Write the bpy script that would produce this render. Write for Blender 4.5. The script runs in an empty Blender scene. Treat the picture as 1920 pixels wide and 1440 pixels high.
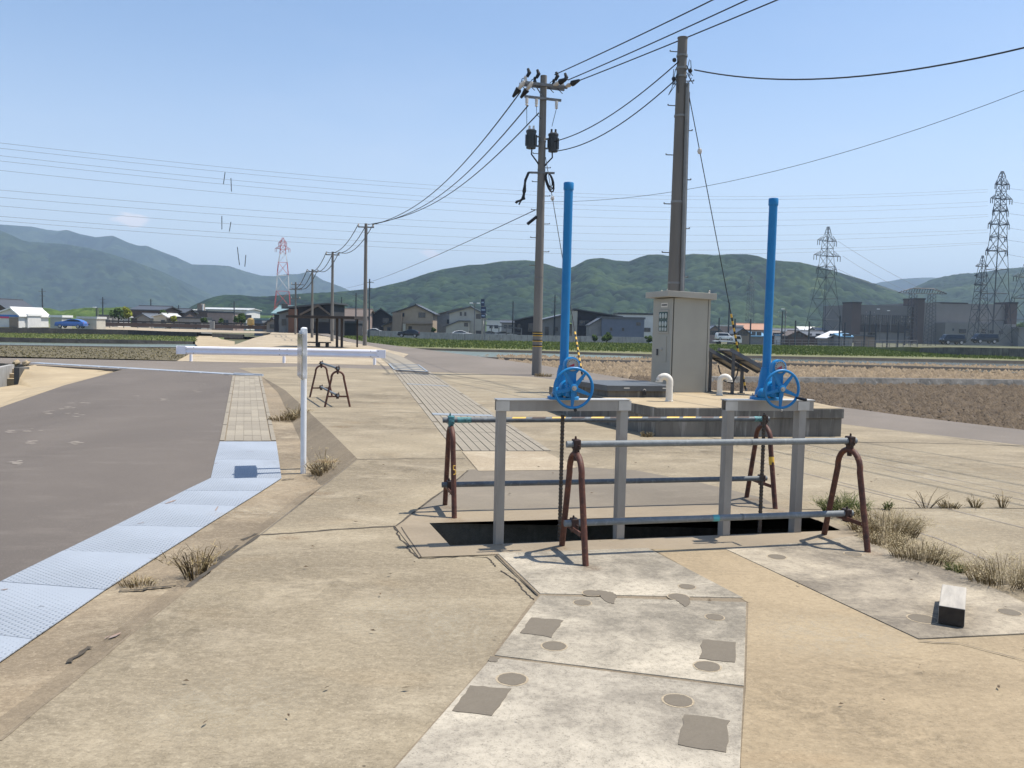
import bpy, bmesh, math, random
import numpy as np
from mathutils import Vector, Matrix, geometry
rnd = random.Random(7)
C = bpy.context.scene.collection
SC = bpy.context.scene
# ------------------------------------------------------------------ camera, sky, sun, exposure
F, EYE, PITCH, ROLL = 1600.0, 1.6, math.radians(3.9), 0.022
CM = Matrix.Rotation(math.pi/2-PITCH, 3, 'X') @ Matrix.Rotation(ROLL, 3, 'Z')
cam = bpy.data.objects.new('camera', bpy.data.cameras.new('camera')); C.objects.link(cam)
cam.data.sensor_width = 36; cam.data.lens = 36*F/1920; cam.data.clip_start = 0.05; cam.data.clip_end = 30000
cam.matrix_world = Matrix.Translation((0, 0, EYE)) @ CM.to_4x4()
SC.camera = cam
SUNDIR = Vector((0.357, 0.09, 0.82)).normalized()
sun = bpy.data.objects.new('sun', bpy.data.lights.new('sun', 'SUN')); C.objects.link(sun)
sun.data.energy = 4.9; sun.data.angle = math.radians(0.53); sun.data.color = (1.0, 0.94, 0.84)
sun.rotation_euler = (-SUNDIR).to_track_quat('-Z', 'Y').to_euler()
SC.view_settings.view_transform = 'Standard'; SC.view_settings.look = 'None'
SC.view_settings.exposure = 0.45; SC.view_settings.gamma = 1.0; SC.view_settings.use_curve_mapping = False
SC.cycles.max_bounces = 6; SC.cycles.diffuse_bounces = 3; SC.cycles.volume_bounces = 0
SC.cycles.use_denoising = True

def ray(px, py): return CM @ Vector(((px-960)/F, -(py-720)/F, -1.0))
def D(px, py, Y):                       # the point seen at a pixel at distance Y along the view
    d = ray(px, py); return Vector((0, 0, EYE)) + d*(Y/d.y)
def G(px, py, z=0.0):                   # the point seen at a pixel on the level z
    d = ray(px, py); return Vector((0, 0, EYE)) + d*((z-EYE)/d.z)
LA, LB = 0.0079, 0.0198                 # the road on the left falls away as one tilted plane
def zlow(x, y): return LB*(y-24.4)+LA*(x+7.5)
def GL(px, py, off=0.0):
    d = ray(px, py); n = Vector((-LA, -LB, 1)); k = zlow(0, 0)+off
    t = (k-EYE)/(d.dot(n)); return Vector((0, 0, EYE))+d*t

w = bpy.data.worlds.new('World'); SC.world = w; w.use_nodes = True
nt = w.node_tree; nt.nodes.clear()
out = nt.nodes.new('ShaderNodeOutputWorld'); bg = nt.nodes.new('ShaderNodeBackground')
sky = nt.nodes.new('ShaderNodeTexSky'); sky.sky_type = 'NISHITA'; sky.sun_disc = False
sky.sun_elevation = math.asin(SUNDIR.z); sky.sun_rotation = math.atan2(SUNDIR.x, SUNDIR.y)
sky.air_density = 1.0; sky.dust_density = 0.6; sky.ozone_density = 2.2; sky.altitude = 60
bg.inputs['Strength'].default_value = 0.132
geo = nt.nodes.new('ShaderNodeTexCoord')
def wmath(op, a, b=None, c=None, clamp=False):
    n = nt.nodes.new('ShaderNodeMath'); n.operation = op; n.use_clamp = clamp
    for i, v in enumerate((a, b, c)):
        if v is None: continue
        if isinstance(v, (int, float)): n.inputs[i].default_value = v
        else: nt.links.new(v, n.inputs[i])
    return n.outputs[0]
sep = nt.nodes.new('ShaderNodeSeparateXYZ'); nt.links.new(geo.outputs['Generated'], sep.inputs[0])
mp = nt.nodes.new('ShaderNodeMapping'); mp.inputs['Scale'].default_value = (1, 1, 3.4)
nt.links.new(geo.outputs['Generated'], mp.inputs[0])
nz = nt.nodes.new('ShaderNodeTexNoise'); nz.inputs['Scale'].default_value = 3.2; nz.inputs['Detail'].default_value = 7; nz.inputs['Roughness'].default_value = 0.6
nt.links.new(mp.outputs[0], nz.inputs['Vector'])
mr = nt.nodes.new('ShaderNodeMapRange'); mr.inputs[1].default_value = 0.52; mr.inputs[2].default_value = 0.85
nt.links.new(nz.outputs[0], mr.inputs[0])
low = nt.nodes.new('ShaderNodeMapRange'); low.inputs[1].default_value = 0.02; low.inputs[2].default_value = 0.45; low.inputs[3].default_value = 0.16; low.inputs[4].default_value = 0.0
hzn = nt.nodes.new('ShaderNodeMapRange'); hzn.interpolation_type = 'SMOOTHSTEP'; hzn.inputs[1].default_value = -.02; hzn.inputs[2].default_value = .34; hzn.inputs[3].default_value = .42; hzn.inputs[4].default_value = 0.0
nt.links.new(sep.outputs[2], hzn.inputs[0])
nt.links.new(sep.outputs[2], low.inputs[0])
veil = wmath('MULTIPLY', mr.outputs[0], low.outputs[0])
nz2 = nt.nodes.new('ShaderNodeTexNoise'); nz2.inputs['Scale'].default_value = 42; nz2.inputs['Detail'].default_value = 5
nt.links.new(mp.outputs[0], nz2.inputs['Vector'])
def puff(px, py, r, amt):
    d0 = ray(px, py).normalized()
    sb = nt.nodes.new('ShaderNodeVectorMath'); sb.operation = 'SUBTRACT'; sb.inputs[1].default_value = d0
    nt.links.new(geo.outputs['Generated'], sb.inputs[0])
    ms = nt.nodes.new('ShaderNodeVectorMath'); ms.operation = 'MULTIPLY'; ms.inputs[1].default_value = (1, 1, 2.1)
    nt.links.new(sb.outputs[0], ms.inputs[0])
    ln = nt.nodes.new('ShaderNodeVectorMath'); ln.operation = 'LENGTH'; nt.links.new(ms.outputs[0], ln.inputs[0])
    q = wmath('SUBTRACT', 1.0, wmath('DIVIDE', ln.outputs[1], r))
    q = wmath('ADD', q, wmath('MULTIPLY', wmath('SUBTRACT', nz2.outputs[0], 0.5), 1.6))
    return wmath('MULTIPLY', wmath('MULTIPLY', q, 2.0, None, True), amt)
cl = wmath('ADD', wmath('ADD', veil, hzn.outputs[0]), puff(243, 412, 0.016, 0.95), None, True)
cl = wmath('ADD', cl, puff(806, 474, 0.013, 0.75), None, True)
mix = nt.nodes.new('ShaderNodeMix'); mix.data_type = 'RGBA'; nt.links.new(cl, mix.inputs[0])
nt.links.new(sky.outputs[0], mix.inputs[6]); mix.inputs[7].default_value = (6.4, 6.2, 6.35, 1)
nt.links.new(mix.outputs[2], bg.inputs[0]); nt.links.new(bg.outputs[0], out.inputs[0])

# ------------------------------------------------------------------ helpers
class MB:
    def __init__(s): s.v = []; s.f = []
    def add(s, vs, fs):
        b = len(s.v); s.v += [tuple(v) for v in vs]; s.f += [tuple(i+b for i in f) for f in fs]; return s
    def bx(s, x0, x1, y0, y1, z0, z1):
        return s.add([(x0,y0,z0),(x1,y0,z0),(x1,y1,z0),(x0,y1,z0),(x0,y0,z1),(x1,y0,z1),(x1,y1,z1),(x0,y1,z1)],
                     [(0,3,2,1),(4,5,6,7),(0,1,5,4),(1,2,6,5),(2,3,7,6),(3,0,4,7)])
    def box(s, c, d, rz=0, m=None):
        M = m or Matrix.Rotation(rz, 3, 'Z'); c = Vector(c)
        vs = [c + M @ Vector((x*d[0]/2, y*d[1]/2, z*d[2]/2)) for z in (-1, 1) for x, y in ((-1,-1),(1,-1),(1,1),(-1,1))]
        return s.add(vs, [(0,3,2,1),(4,5,6,7),(0,1,5,4),(1,2,6,5),(2,3,7,6),(3,0,4,7)])
    def tube(s, pts, r, n=8, closed=False):
        pts = [Vector(p) for p in pts]; k = len(pts); rs = r if isinstance(r, (list, tuple)) else [r]*k
        b = len(s.v); ref = None
        for i, p in enumerate(pts):
            a = pts[(i-1) % k] if (i > 0 or closed) else p; c = pts[(i+1) % k] if (i < k-1 or closed) else p
            t = (c-a).normalized()
            if ref is None: ref = Vector((0,0,1)) if abs(t.z) < .9 else Vector((1,0,0))
            e1 = (ref - t*ref.dot(t))
            if e1.length < 1e-6: e1 = t.orthogonal()
            e1.normalize(); e2 = t.cross(e1); ref = e1
            for j in range(n):
                q = 2*math.pi*j/n; s.v.append(tuple(p + (e1*math.cos(q)+e2*math.sin(q))*rs[i]))
        for i in range(k if closed else k-1):
            for j in range(n):
                a = b+i*n+j; a2 = b+i*n+(j+1) % n; c = b+((i+1) % k)*n+j; c2 = b+((i+1) % k)*n+(j+1) % n
                s.f.append((a, a2, c2, c))
        if not closed:
            s.f.append(tuple(b+j for j in range(n))[::-1]); s.f.append(tuple(b+(k-1)*n+j for j in range(n)))
        return s
    def lathe(s, prof, n=16, c=(0,0,0), m=None):       # profile of (radius, height) about local z
        M = m or Matrix.Identity(3); c = Vector(c); b = len(s.v); k = len(prof)
        for r, z in prof:
            for j in range(n):
                q = 2*math.pi*j/n; s.v.append(tuple(c + M @ Vector((r*math.cos(q), r*math.sin(q), z))))
        for i in range(k-1):
            for j in range(n):
                s.f.append((b+i*n+j, b+i*n+(j+1) % n, b+(i+1)*n+(j+1) % n, b+(i+1)*n+j))
        if prof[0][0] > 1e-6: s.f.append(tuple(b+j for j in range(n))[::-1])
        if prof[-1][0] > 1e-6: s.f.append(tuple(b+(k-1)*n+j for j in range(n)))
        return s
    def ball(s, c, r, n=8, sz=1.0):
        k = max(4, n//2); return s.lathe([(max(r*math.sin(math.pi*i/k), 1e-4), -r*sz*math.cos(math.pi*i/k)) for i in range(k+1)], n, c)
    def extr(s, poly, a, b, axis='y'):                 # a 2-D outline swept along an axis from a to b
        n = len(poly); P = []
        for t in (a, b):
            for p, q in poly:
                P.append({'y': (p, t, q), 'x': (t, p, q), 'z': (p, q, t)}[axis])
        fs = [tuple(range(n))[::-1], tuple(range(n, 2*n))] + [(i, (i+1) % n, n+(i+1) % n, n+i) for i in range(n)]
        return s.add(P, fs)
    def flat(s, loops, z=None, skirt=None):            # filled outline (first loop) with holes, optional side faces down
        L = [[Vector((p[0], p[1], p[2] if z is None else z)) for p in lp] for lp in loops]
        allp = [p for lp in L for p in lp]
        tris = geometry.tessellate_polygon([[Vector((p.x, p.y, 0)) for p in lp] for lp in L])
        fs = []
        for t in tris:
            a, b_, c = (allp[i] for i in t)
            fs.append(t if (b_-a).cross(c-a).z > 0 else t[::-1])
        s.add(allp, fs)
        if skirt is not None:
            for lp in L:
                n = len(lp); s.add(lp+[Vector((p.x, p.y, skirt if skirt < p.z else p.z-.01)) for p in lp], [(i, (i+1) % n, n+(i+1) % n, n+i) for i in range(n)])
        return s
    def slab(s, poly, z0, z1):                          # horizontal slab over an outline
        L = [Vector((p[0], p[1], 0)) for p in poly]; n = len(L)
        if sum(L[i].x*L[(i+1) % n].y-L[(i+1) % n].x*L[i].y for i in range(n)) < 0: L.reverse()
        return s.extr([(p.x, p.y) for p in L], z0, z1, 'z')
    def mesh(s, name):
        me = bpy.data.meshes.new(name); me.from_pydata(s.v, [], s.f); me.update(); return me
    def build(s, name, m, parent=None, world=False, smooth=False, fix=True, bevel=0):
        if world and parent is not None:
            r = parent
            while r.parent: r = r.parent
            Mi = (Matrix.Translation(r.location) @ r.rotation_euler.to_matrix().to_4x4()).inverted()
            s.v = [tuple(Mi @ Vector(v)) for v in s.v]
        me = s.mesh(name)
        if fix or bevel:
            b = bmesh.new(); b.from_mesh(me)
            if fix: bmesh.ops.recalc_face_normals(b, faces=b.faces)
            if bevel:
                es = [e for e in b.edges if len(e.link_faces) == 2 and e.calc_face_angle(0) > .6]
                bmesh.ops.bevel(b, geom=es, offset=bevel, segments=2, affect='EDGES', profile=.6)
            b.to_mesh(me); b.free()
        if smooth: me.polygons.foreach_set('use_smooth', [True]*len(me.polygons)); smooth_angle(me)
        me.materials.append(m)
        o = bpy.data.objects.new(name, me); C.objects.link(o)
        if parent is not None: o.parent = parent
        return o
def smooth_angle(me):
    try: me.set_sharp_from_angle(angle=math.radians(40))
    except Exception: pass
def tag(o, label=None, cat=None, group=None, kind=None):
    for k, v in (('label', label), ('category', cat), ('group', group), ('kind', kind)):
        if v: o[k] = v
    return o
def thing(name, label, cat, loc=(0,0,0), rz=0, group=None):
    o = bpy.data.objects.new(name, None); C.objects.link(o); o.location = loc; o.rotation_euler = (0, 0, rz); o.empty_display_size = .1
    return tag(o, label, cat, group)
def struct(o): o['kind'] = 'structure'; return o
def copy_tree(o, loc=None, rz=None, label=None, parent=None):
    c = o.copy(); C.objects.link(c)
    if parent is not None: c.parent = parent
    if loc is not None: c.location = loc
    if rz is not None: c.rotation_euler = (0, 0, rz)
    if label: c['label'] = label
    for ch in list(o.children): copy_tree(ch, parent=c)
    return c
def share(o, loc, parent, rz=0, scale=(1,1,1)):
    c = o.copy(); C.objects.link(c); c.parent = parent; c.location = loc; c.rotation_euler = (0, 0, rz); c.scale = scale; return c

# ------------------------------------------------------------------ materials
def lin(r, g, b): return tuple((c/255/12.92 if c/255 <= .04045 else ((c/255+.055)/1.055)**2.4) for c in (r, g, b))
class NT:
    def __init__(s, name):
        s.m = bpy.data.materials.new(name); s.m.use_nodes = True; s.t = s.m.node_tree
        s.p = s.t.nodes['Principled BSDF']; s.tc = s.t.nodes.new('ShaderNodeTexCoord')
    def n(s, ty): return s.t.nodes.new(ty)
    def l(s, a, b): s.t.links.new(a, b)
    def noise(s, scale, detail=4, rough=.55, stretch=(1,1,1), dist=0, coord='Object'):
        mp = s.n('ShaderNodeMapping'); mp.inputs['Scale'].default_value = stretch; s.l(s.tc.outputs[coord], mp.inputs[0])
        z = s.n('ShaderNodeTexNoise'); z.inputs['Scale'].default_value = scale; z.inputs['Detail'].default_value = detail
        z.inputs['Roughness'].default_value = rough; z.inputs['Distortion'].default_value = dist; s.l(mp.outputs[0], z.inputs['Vector']); return z.outputs[0]
    def rng(s, v, a, b, c=0., d=1.):
        z = s.n('ShaderNodeMapRange'); s.l(v, z.inputs[0])
        for i, q in enumerate((a, b, c, d)): z.inputs[i+1].default_value = q
        return z.outputs[0]
    def mix(s, f, a, b, mode='MIX'):
        z = s.n('ShaderNodeMix'); z.data_type = 'RGBA'; z.blend_type = mode
        for i, q in ((0, f), (6, a), (7, b)):
            if isinstance(q, (int, float)): z.inputs[i].default_value = q
            elif isinstance(q, tuple): z.inputs[i].default_value = (*q, 1)
            else: s.l(q, z.inputs[i])
        return z.outputs[2]
    def mul(s, a, b):
        z = s.n('ShaderNodeMath'); z.operation = 'MULTIPLY'
        for i, q in enumerate((a, b)):
            if isinstance(q, (int, float)): z.inputs[i].default_value = q
            else: s.l(q, z.inputs[i])
        return z.outputs[0]
    def bump(s, h, strength=.3, dist=.01):
        z = s.n('ShaderNodeBump'); z.inputs['Strength'].default_value = strength; z.inputs['Distance'].default_value = dist
        s.l(h, z.inputs['Height']); s.l(z.outputs[0], s.p.inputs['Normal'])
    def done(s, col, rough=.8, metal=0., spec=.4):
        if isinstance(col, tuple): s.p.inputs['Base Color'].default_value = (*col, 1)
        else: s.l(col, s.p.inputs['Base Color'])
        if isinstance(rough, (int, float)): s.p.inputs['Roughness'].default_value = rough
        else: s.l(rough, s.p.inputs['Roughness'])
        s.p.inputs['Metallic'].default_value = metal; s.p.inputs['Specular IOR Level'].default_value = spec
        return s.m
def simple(name, c, c2=None, scale=4., rough=.6, metal=0., bump=0., bscale=40., spec=.4, dist=.004, stretch=(1,1,1), lo=.35, hi=.65):
    t = NT(name); col = c
    if c2: col = t.mix(t.rng(t.noise(scale, 5, .6, stretch), lo, hi), c, c2)
    if bump: t.bump(t.noise(bscale, 3), bump, dist)
    return t.done(col, rough, metal, spec)
def concrete(name, base, dark, light, big=.45, streak=1.0, speck=.5, bump=.35, stain=None, seed=0, fine=85):
    t = NT(name)
    a = t.rng(t.noise(big, 5, .6, (1, 1.6, 1), .4), .36, .66)
    col = t.mix(a, base, dark)
    b = t.rng(t.noise(1.7, 7, .7, (.7, 1.15, 1), .5), .5, .74)
    col = t.mix(t.mul(b, .75*streak), col, light)
    c = t.rng(t.noise(2.3, 7, .72, (.65, 1.15, 1), .8), .55, .78)
    col = t.mix(t.mul(c, .6*streak), col, dark)
    if stain: col = t.mix(t.mul(t.rng(t.noise(.9, 3, .5, (1, 2, 1)), .62, .76), .5), col, stain)
    f = t.noise(fine, 4, .75, (.85, 1.1, 1))
    g = t.noise(fine*.3, 5, .8, (.8, 1.1, 1))
    col = t.mix(t.mul(t.rng(g, .47, .72), speck*.8), col, tuple(x*.62 for x in dark))
    col = t.mix(t.mul(t.rng(g, .5, .3), speck*.55), col, tuple(min(1, x*1.12) for x in light))
    col = t.mix(t.mul(t.rng(f, .52, .72), speck), col, tuple(x*.42 for x in dark))
    col = t.mix(t.mul(t.rng(t.noise(fine*.6, 3, .75), .55, .72), speck*.8), col, tuple(min(1, x*1.2) for x in light))
    vo = t.n('ShaderNodeTexVoronoi'); vo.inputs['Scale'].default_value = 3.1; t.l(t.tc.outputs['Object'], vo.inputs['Vector'])
    col = t.mix(t.mul(t.rng(vo.outputs[0], .012, .028, 1, 0), .75), col, tuple(x*.2 for x in dark))
    t.bump(f, bump, .006)
    return t.done(col, .9, 0, .25)
M = {}
M['pad'] = concrete('pad_concrete', (.305,.253,.172), (.195,.16,.11), (.405,.343,.245), stain=(.275,.205,.12), speck=.62, streak=1.15)
M['pad_far'] = concrete('pad_far_concrete', (.42,.345,.24), (.29,.232,.16), (.52,.45,.34))
M['slab_tan'] = concrete('tan_concrete', (.345,.27,.172), (.262,.204,.13), (.4,.32,.212), streak=.5, big=.9, speck=.5, stain=(.36,.25,.14))
M['slab_white'] = concrete('worn_cover_concrete', (.50,.46,.385), (.235,.212,.178), (.70,.64,.54), big=1.15, streak=1.1, speck=.7, bump=.5)
M['slab_grey'] = concrete('worn_grey_concrete', (.40,.35,.275), (.2,.175,.14), (.62,.55,.43), big=1.3, streak=1.1, speck=.6, bump=.45)
M['surround'] = concrete('smooth_surround', (.285,.23,.16), (.205,.168,.122), (.36,.3,.22), streak=.6, speck=.15, bump=.12)
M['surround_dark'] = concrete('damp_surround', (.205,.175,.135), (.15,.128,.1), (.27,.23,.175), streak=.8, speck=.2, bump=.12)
def worn(name, white, grey, speck, sc, sh=0.):
    t = NT(name); a = t.noise(sc, 7, .68, (1, 1.25, 1), .9); b = t.noise(sc*3.7, 6, .75, (.7, 1.3, 1), .4); c = t.noise(sc*.45, 3, .5, (1,1,1), .3)
    ad = t.n('ShaderNodeMath'); ad.operation = 'ADD'; t.l(t.mul(a, .62), ad.inputs[0]); t.l(t.mul(b, .2), ad.inputs[1])
    ad2 = t.n('ShaderNodeMath'); ad2.operation = 'ADD'; t.l(ad.outputs[0], ad2.inputs[0]); t.l(t.mul(c, .3), ad2.inputs[1])
    col = t.mix(t.rng(ad2.outputs[0], .48+sh, .68+sh), grey, white)
    g = t.noise(26, 5, .8); col = t.mix(t.mul(t.rng(g, .5, .72), speck), col, tuple(x*.5 for x in grey)); col = t.mix(t.mul(t.rng(g, .48, .3), speck*.5), col, tuple(min(1, x*1.08) for x in white))
    f = t.noise(80, 3, .8); col = t.mix(t.mul(t.rng(f, .56, .7), speck), col, tuple(x*.35 for x in grey)); t.bump(f, .5, .006); return t.done(col, .9, 0, .25)
M['slab_white'] = worn('worn_cover_concrete', (.47,.415,.325), (.215,.19,.15), .6, 1.5)
M['slab_bright'] = worn('bleached_cover_concrete', (.48,.428,.342), (.24,.212,.17), .6, 1.25, -.03)
M['slab_grey'] = worn('worn_grey_concrete', (.43,.368,.275), (.178,.152,.118), .5, 1.7)
M['patch'] = concrete('mortar_patch', (.175,.15,.115), (.135,.115,.09), (.215,.186,.145), streak=.4, speck=.2, bump=.15)
M['lowcon'] = concrete('gutter_concrete', (.28,.22,.147), (.17,.136,.095), (.43,.36,.255), stain=(.17,.136,.095))
M['gutter'] = concrete('dirty_gutter', (.238,.19,.13), (.165,.132,.093), (.32,.262,.182))
M['tilecon'] = concrete('paver_concrete', (.29,.255,.2), (.23,.202,.16), (.35,.31,.245), big=1.2, speck=.3, bump=.2)
M['paver2'] = concrete('paver_concrete_light', (.335,.295,.23), (.27,.237,.186), (.4,.355,.28), big=1.2, speck=.3, bump=.2)
M['wingcon'] = concrete('wing_concrete', (.42,.333,.213), (.32,.253,.165), (.5,.415,.285), streak=.6, speck=.2)
def stained(name, base, dark, light):       # upright concrete with streaks running down
    t = NT(name)
    col = t.mix(t.rng(t.noise(1.1, 4, .6), .35, .65), base, dark)
    a = t.rng(t.noise(9, 4, .6, (1, 1, .12)), .55, .72)
    col = t.mix(t.mul(a, .8), col, light)
    b = t.rng(t.noise(5, 4, .7, (1, 1, .1)), .5, .7)
    col = t.mix(t.mul(b, .7), col, tuple(x*.45 for x in dark))
    t.bump(t.noise(60, 3), .25, .005); return t.done(col, .9, 0, .2)
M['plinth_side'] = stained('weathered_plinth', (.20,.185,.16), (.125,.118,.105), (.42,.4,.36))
M['pitwall'] = stained('pit_concrete', (.27,.26,.24), (.16,.155,.145), (.36,.35,.32))
M['wallcon'] = stained('retaining_wall_concrete', (.17,.16,.145), (.09,.088,.084), (.25,.24,.22))
M['white_wall'] = stained('pale_wall_concrete', (.42,.41,.385), (.33,.32,.3), (.5,.49,.46))
def asphalt(name, base, dark, light):
    t = NT(name)
    col = t.mix(t.rng(t.noise(.3, 5, .6, (1, .5, 1), .5), .35, .65), base, dark)
    col = t.mix(t.mul(t.rng(t.noise(1.6, 6, .7, (.5, 1.5, 1)), .55, .75), .5), col, light)
    f = t.noise(130, 2, .8); col = t.mix(t.mul(t.rng(f, .55, .75), .55), col, tuple(x*.35 for x in dark))
    col = t.mix(t.mul(t.rng(t.noise(95, 2, .8), .6, .72), .4), col, tuple(min(1, x*1.9) for x in light))
    t.bump(f, .5, .006); return t.done(col, .88, 0, .3)
M['asphalt'] = asphalt('asphalt', (.145,.124,.106), (.105,.09,.078), (.195,.168,.145))
M['asphalt2'] = asphalt('asphalt_far', (.19,.162,.135), (.152,.13,.108), (.235,.203,.17))
def plate():
    t = NT('painted_steel_plate')
    col = t.mix(t.rng(t.noise(1.3, 5, .6), .35, .7), (.32,.353,.398), (.28,.31,.35))
    col = t.mix(t.mul(t.rng(t.noise(3.5, 6, .75), .62, .72), .55), col, (.33,.36,.42))
    col = t.mix(t.rng(t.noise(2.1, 5, .75), .73, .76), col, (.24,.12,.07))
    sc = t.n('ShaderNodeMapping'); sc.inputs['Scale'].default_value = (26, 26, 26); sc.inputs['Rotation'].default_value = (0, 0, .6); t.l(t.tc.outputs['Object'], sc.inputs[0])
    vo = t.n('ShaderNodeTexVoronoi'); vo.inputs['Scale'].default_value = 1; vo.inputs['Randomness'].default_value = 0.; t.l(sc.outputs[0], vo.inputs['Vector'])
    h = t.rng(vo.outputs[0], .18, .42, 1, 0); t.bump(h, 1., .009)
    return t.done(col, .6, 0, .35)
M['plate'] = plate()
def stain_mat(name, col, amt, sc=5.):
    t = NT(name); n_ = t.noise(sc, 6, .75, (1,1,1), 1.0)
    ln = t.n('ShaderNodeVectorMath'); ln.operation = 'LENGTH'; t.l(t.tc.outputs['Object'], ln.inputs[0])
    fall = t.rng(ln.outputs[1], .25, 1., 1., 0.); t.l(t.mul(t.mul(fall, t.rng(n_, .42, .68)), amt), t.p.inputs['Alpha']); return t.done(col, .92, 0, .2)
M['stain_dark'] = stain_mat('dark_stain', (.13,.108,.078), .28); M['stain_pale'] = stain_mat('pale_efflorescence', (.5,.44,.33), .5); M['stain_rust'] = stain_mat('rust_stain_soft', (.22,.12,.055), .55)
M['stripsteel'] = simple('faded_steel_strip', (.27,.30,.33), (.22,.24,.26), 6, .6)
M['joint'] = simple('dirt_joint', (.05,.042,.033), (.09,.075,.055), 9, .95)
M['crack'] = simple('crack_dark', (.03,.025,.02), (.06,.05,.04), 9, .95)  # near-black brown for cracks and the finest scrapes
def rusty(name, base, dark, light, mid=None):
    t = NT(name)
    col = t.mix(t.rng(t.noise(14, 6, .7), .35, .65), base, dark)
    col = t.mix(t.mul(t.rng(t.noise(26, 5, .7), .55, .7), .8), col, light)
    if mid: col = t.mix(t.rng(t.noise(4, 5, .7), .6, .66), col, mid)
    t.bump(t.noise(90, 4), .4, .002); return t.done(col, .62, 0, .45)
M['rust'] = rusty('rusty_red_steel', (.13,.045,.026), (.052,.021,.016), (.23,.1,.05))
M['rustdark'] = rusty('dark_rust', (.055,.026,.02), (.02,.012,.01), (.12,.05,.03))
M['rail'] = rusty('galvanised_pipe', (.19,.21,.22), (.135,.15,.16), (.26,.285,.29))
M['raildark'] = rusty('weathered_pipe', (.13,.148,.16), (.085,.097,.107), (.2,.22,.235), (.17,.15,.12))
M['teal'] = rusty('teal_paint_rests', (.1,.32,.34), (.04,.1,.11), (.25,.45,.45), (.08,.05,.04))
M['galv'] = simple('frame_steel', (.36,.335,.30), (.27,.25,.225), 5, .5, .15, .1, 50, stretch=(1, 1, .3))
M['galvlight'] = simple('frame_top_steel', (.6,.575,.53), (.48,.46,.42), 6, .45, .2, .1)
M['screw'] = simple('screw_steel', (.05,.043,.037), (.11,.085,.065), 30, .55, .4)
def worn_paint(name, c, d, fade, r):
    t = NT(name); col = t.mix(t.rng(t.noise(5, 5, .65, (1,1,.4)), .35, .65), c, d); col = t.mix(t.mul(t.rng(t.noise(9, 6, .75, (1,1,.5)), .52, .74), .5), col, fade)
    col = t.mix(t.rng(t.noise(38, 4, .75), .72, .75), col, (.1,.07,.05)); ro = t.rng(t.noise(8, 4, .7), .3, .7, r, r+.25); t.bump(t.noise(45, 4), .12, .003); return t.done(col, ro, 0, .45)
M['blue'] = worn_paint('blue_gate_paint', (.005,.195,.47), (.004,.155,.39), (.05,.25,.46), .34)
M['bluegear'] = worn_paint('blue_gear_paint', (.006,.215,.5), (.005,.17,.41), (.06,.27,.48), .28)
M['steel'] = simple('bare_steel', (.45,.43,.4), (.33,.31,.28), 20, .4, .5)
M['dial'] = simple('dial_face', (.42,.39,.34), (.34,.31,.27), 30, .5)
M['red'] = simple('dial_red', (.38,.03,.05), None, 1, .5)
M['black'] = simple('black_plastic', (.015,.015,.017), None, 1, .45)
M['yellow'] = simple('yellow_tape', (.72,.43,.05), (.6,.36,.05), 12, .5)
M['whitepost'] = simple('white_painted_post', (.78,.79,.8), (.7,.71,.72), 8, .35, 0, .05)
M['signback'] = simple('aluminium_sign_back', (.5,.5,.5), (.42,.42,.43), 3, .16, .9)
M['guard'] = simple('white_guardrail_paint', (.84,.83,.88), (.78,.77,.83), 3, .4)
M['cab'] = simple('cabinet_paint', (.375,.358,.302), (.335,.32,.272), 1.5, .5, 0, .04, 30)
M['cabtop'] = simple('cabinet_roof_paint', (.42,.39,.33), (.36,.34,.29), 2, .55)
M['gasket'] = simple('black_gasket', (.02,.02,.02), None, 1, .7)
M['glassgreen'] = simple('meter_window', (.05,.09,.08), (.035,.065,.06), 3, .12, 0, spec=.6)
M['meter'] = simple('meter_face', (.5,.54,.5), (.4,.44,.41), 30, .5)
M['label'] = simple('label_plate', (.72,.68,.6), None, 1, .6)
M['hatch'] = simple('hatch_steel', (.11,.118,.125), (.085,.092,.098), 3, .55, .1, .05)
M['ventwhite'] = rusty('white_vent_paint', (.72,.68,.6), (.64,.6,.52), (.74,.7,.63), (.42,.23,.1))
M['panelframe'] = simple('panel_stand_steel', (.085,.09,.1), (.065,.07,.075), 5, .5, .3)
M['panelback'] = simple('panel_back', (.3,.28,.25), (.2,.19,.18), 3, .6)
M['pv'] = simple('solar_cells', (.02,.025,.05), (.015,.02,.04), 4, .12, 0, spec=.6)
M['pole'] = simple('concrete_pole', (.21,.195,.175), (.165,.152,.138), 3, .85, 0, .2, 40, stretch=(1, 1, .2))
M['bigpole'] = simple('brown_steel_pole', (.195,.172,.145), (.155,.138,.118), 3, .6, .1, stretch=(1, 1, .2))
M['conduit'] = simple('grey_conduit', (.25,.25,.24), (.19,.19,.185), 3, .5)
M['polesteel'] = simple('galvanised_arm', (.2,.2,.2), (.14,.14,.14), 8, .55, .3)
M['insul'] = simple('porcelain', (.72,.68,.62), (.6,.52,.45), 9, .25)
M['wire'] = simple('cable', (.018,.02,.024), None, 1, .6)
M['hvwire'] = simple('power_conductor', (.2,.22,.245), None, 1, .5)
M['transformer'] = simple('transformer_grey', (.055,.06,.066), (.04,.045,.05), 6, .5)
M['latt'] = simple('dark_lattice_steel', (.05,.06,.07), (.035,.042,.05), 3, .55)
M['lattgrey'] = simple('grey_lattice_steel', (.055,.06,.068), (.04,.045,.05), 3, .5)
M['lattred'] = simple('red_lattice_steel', (.5,.055,.05), (.42,.05,.045), 3, .55)
M['lattwhite'] = simple('white_lattice_steel', (.6,.58,.58), None, 3, .55)
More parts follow.
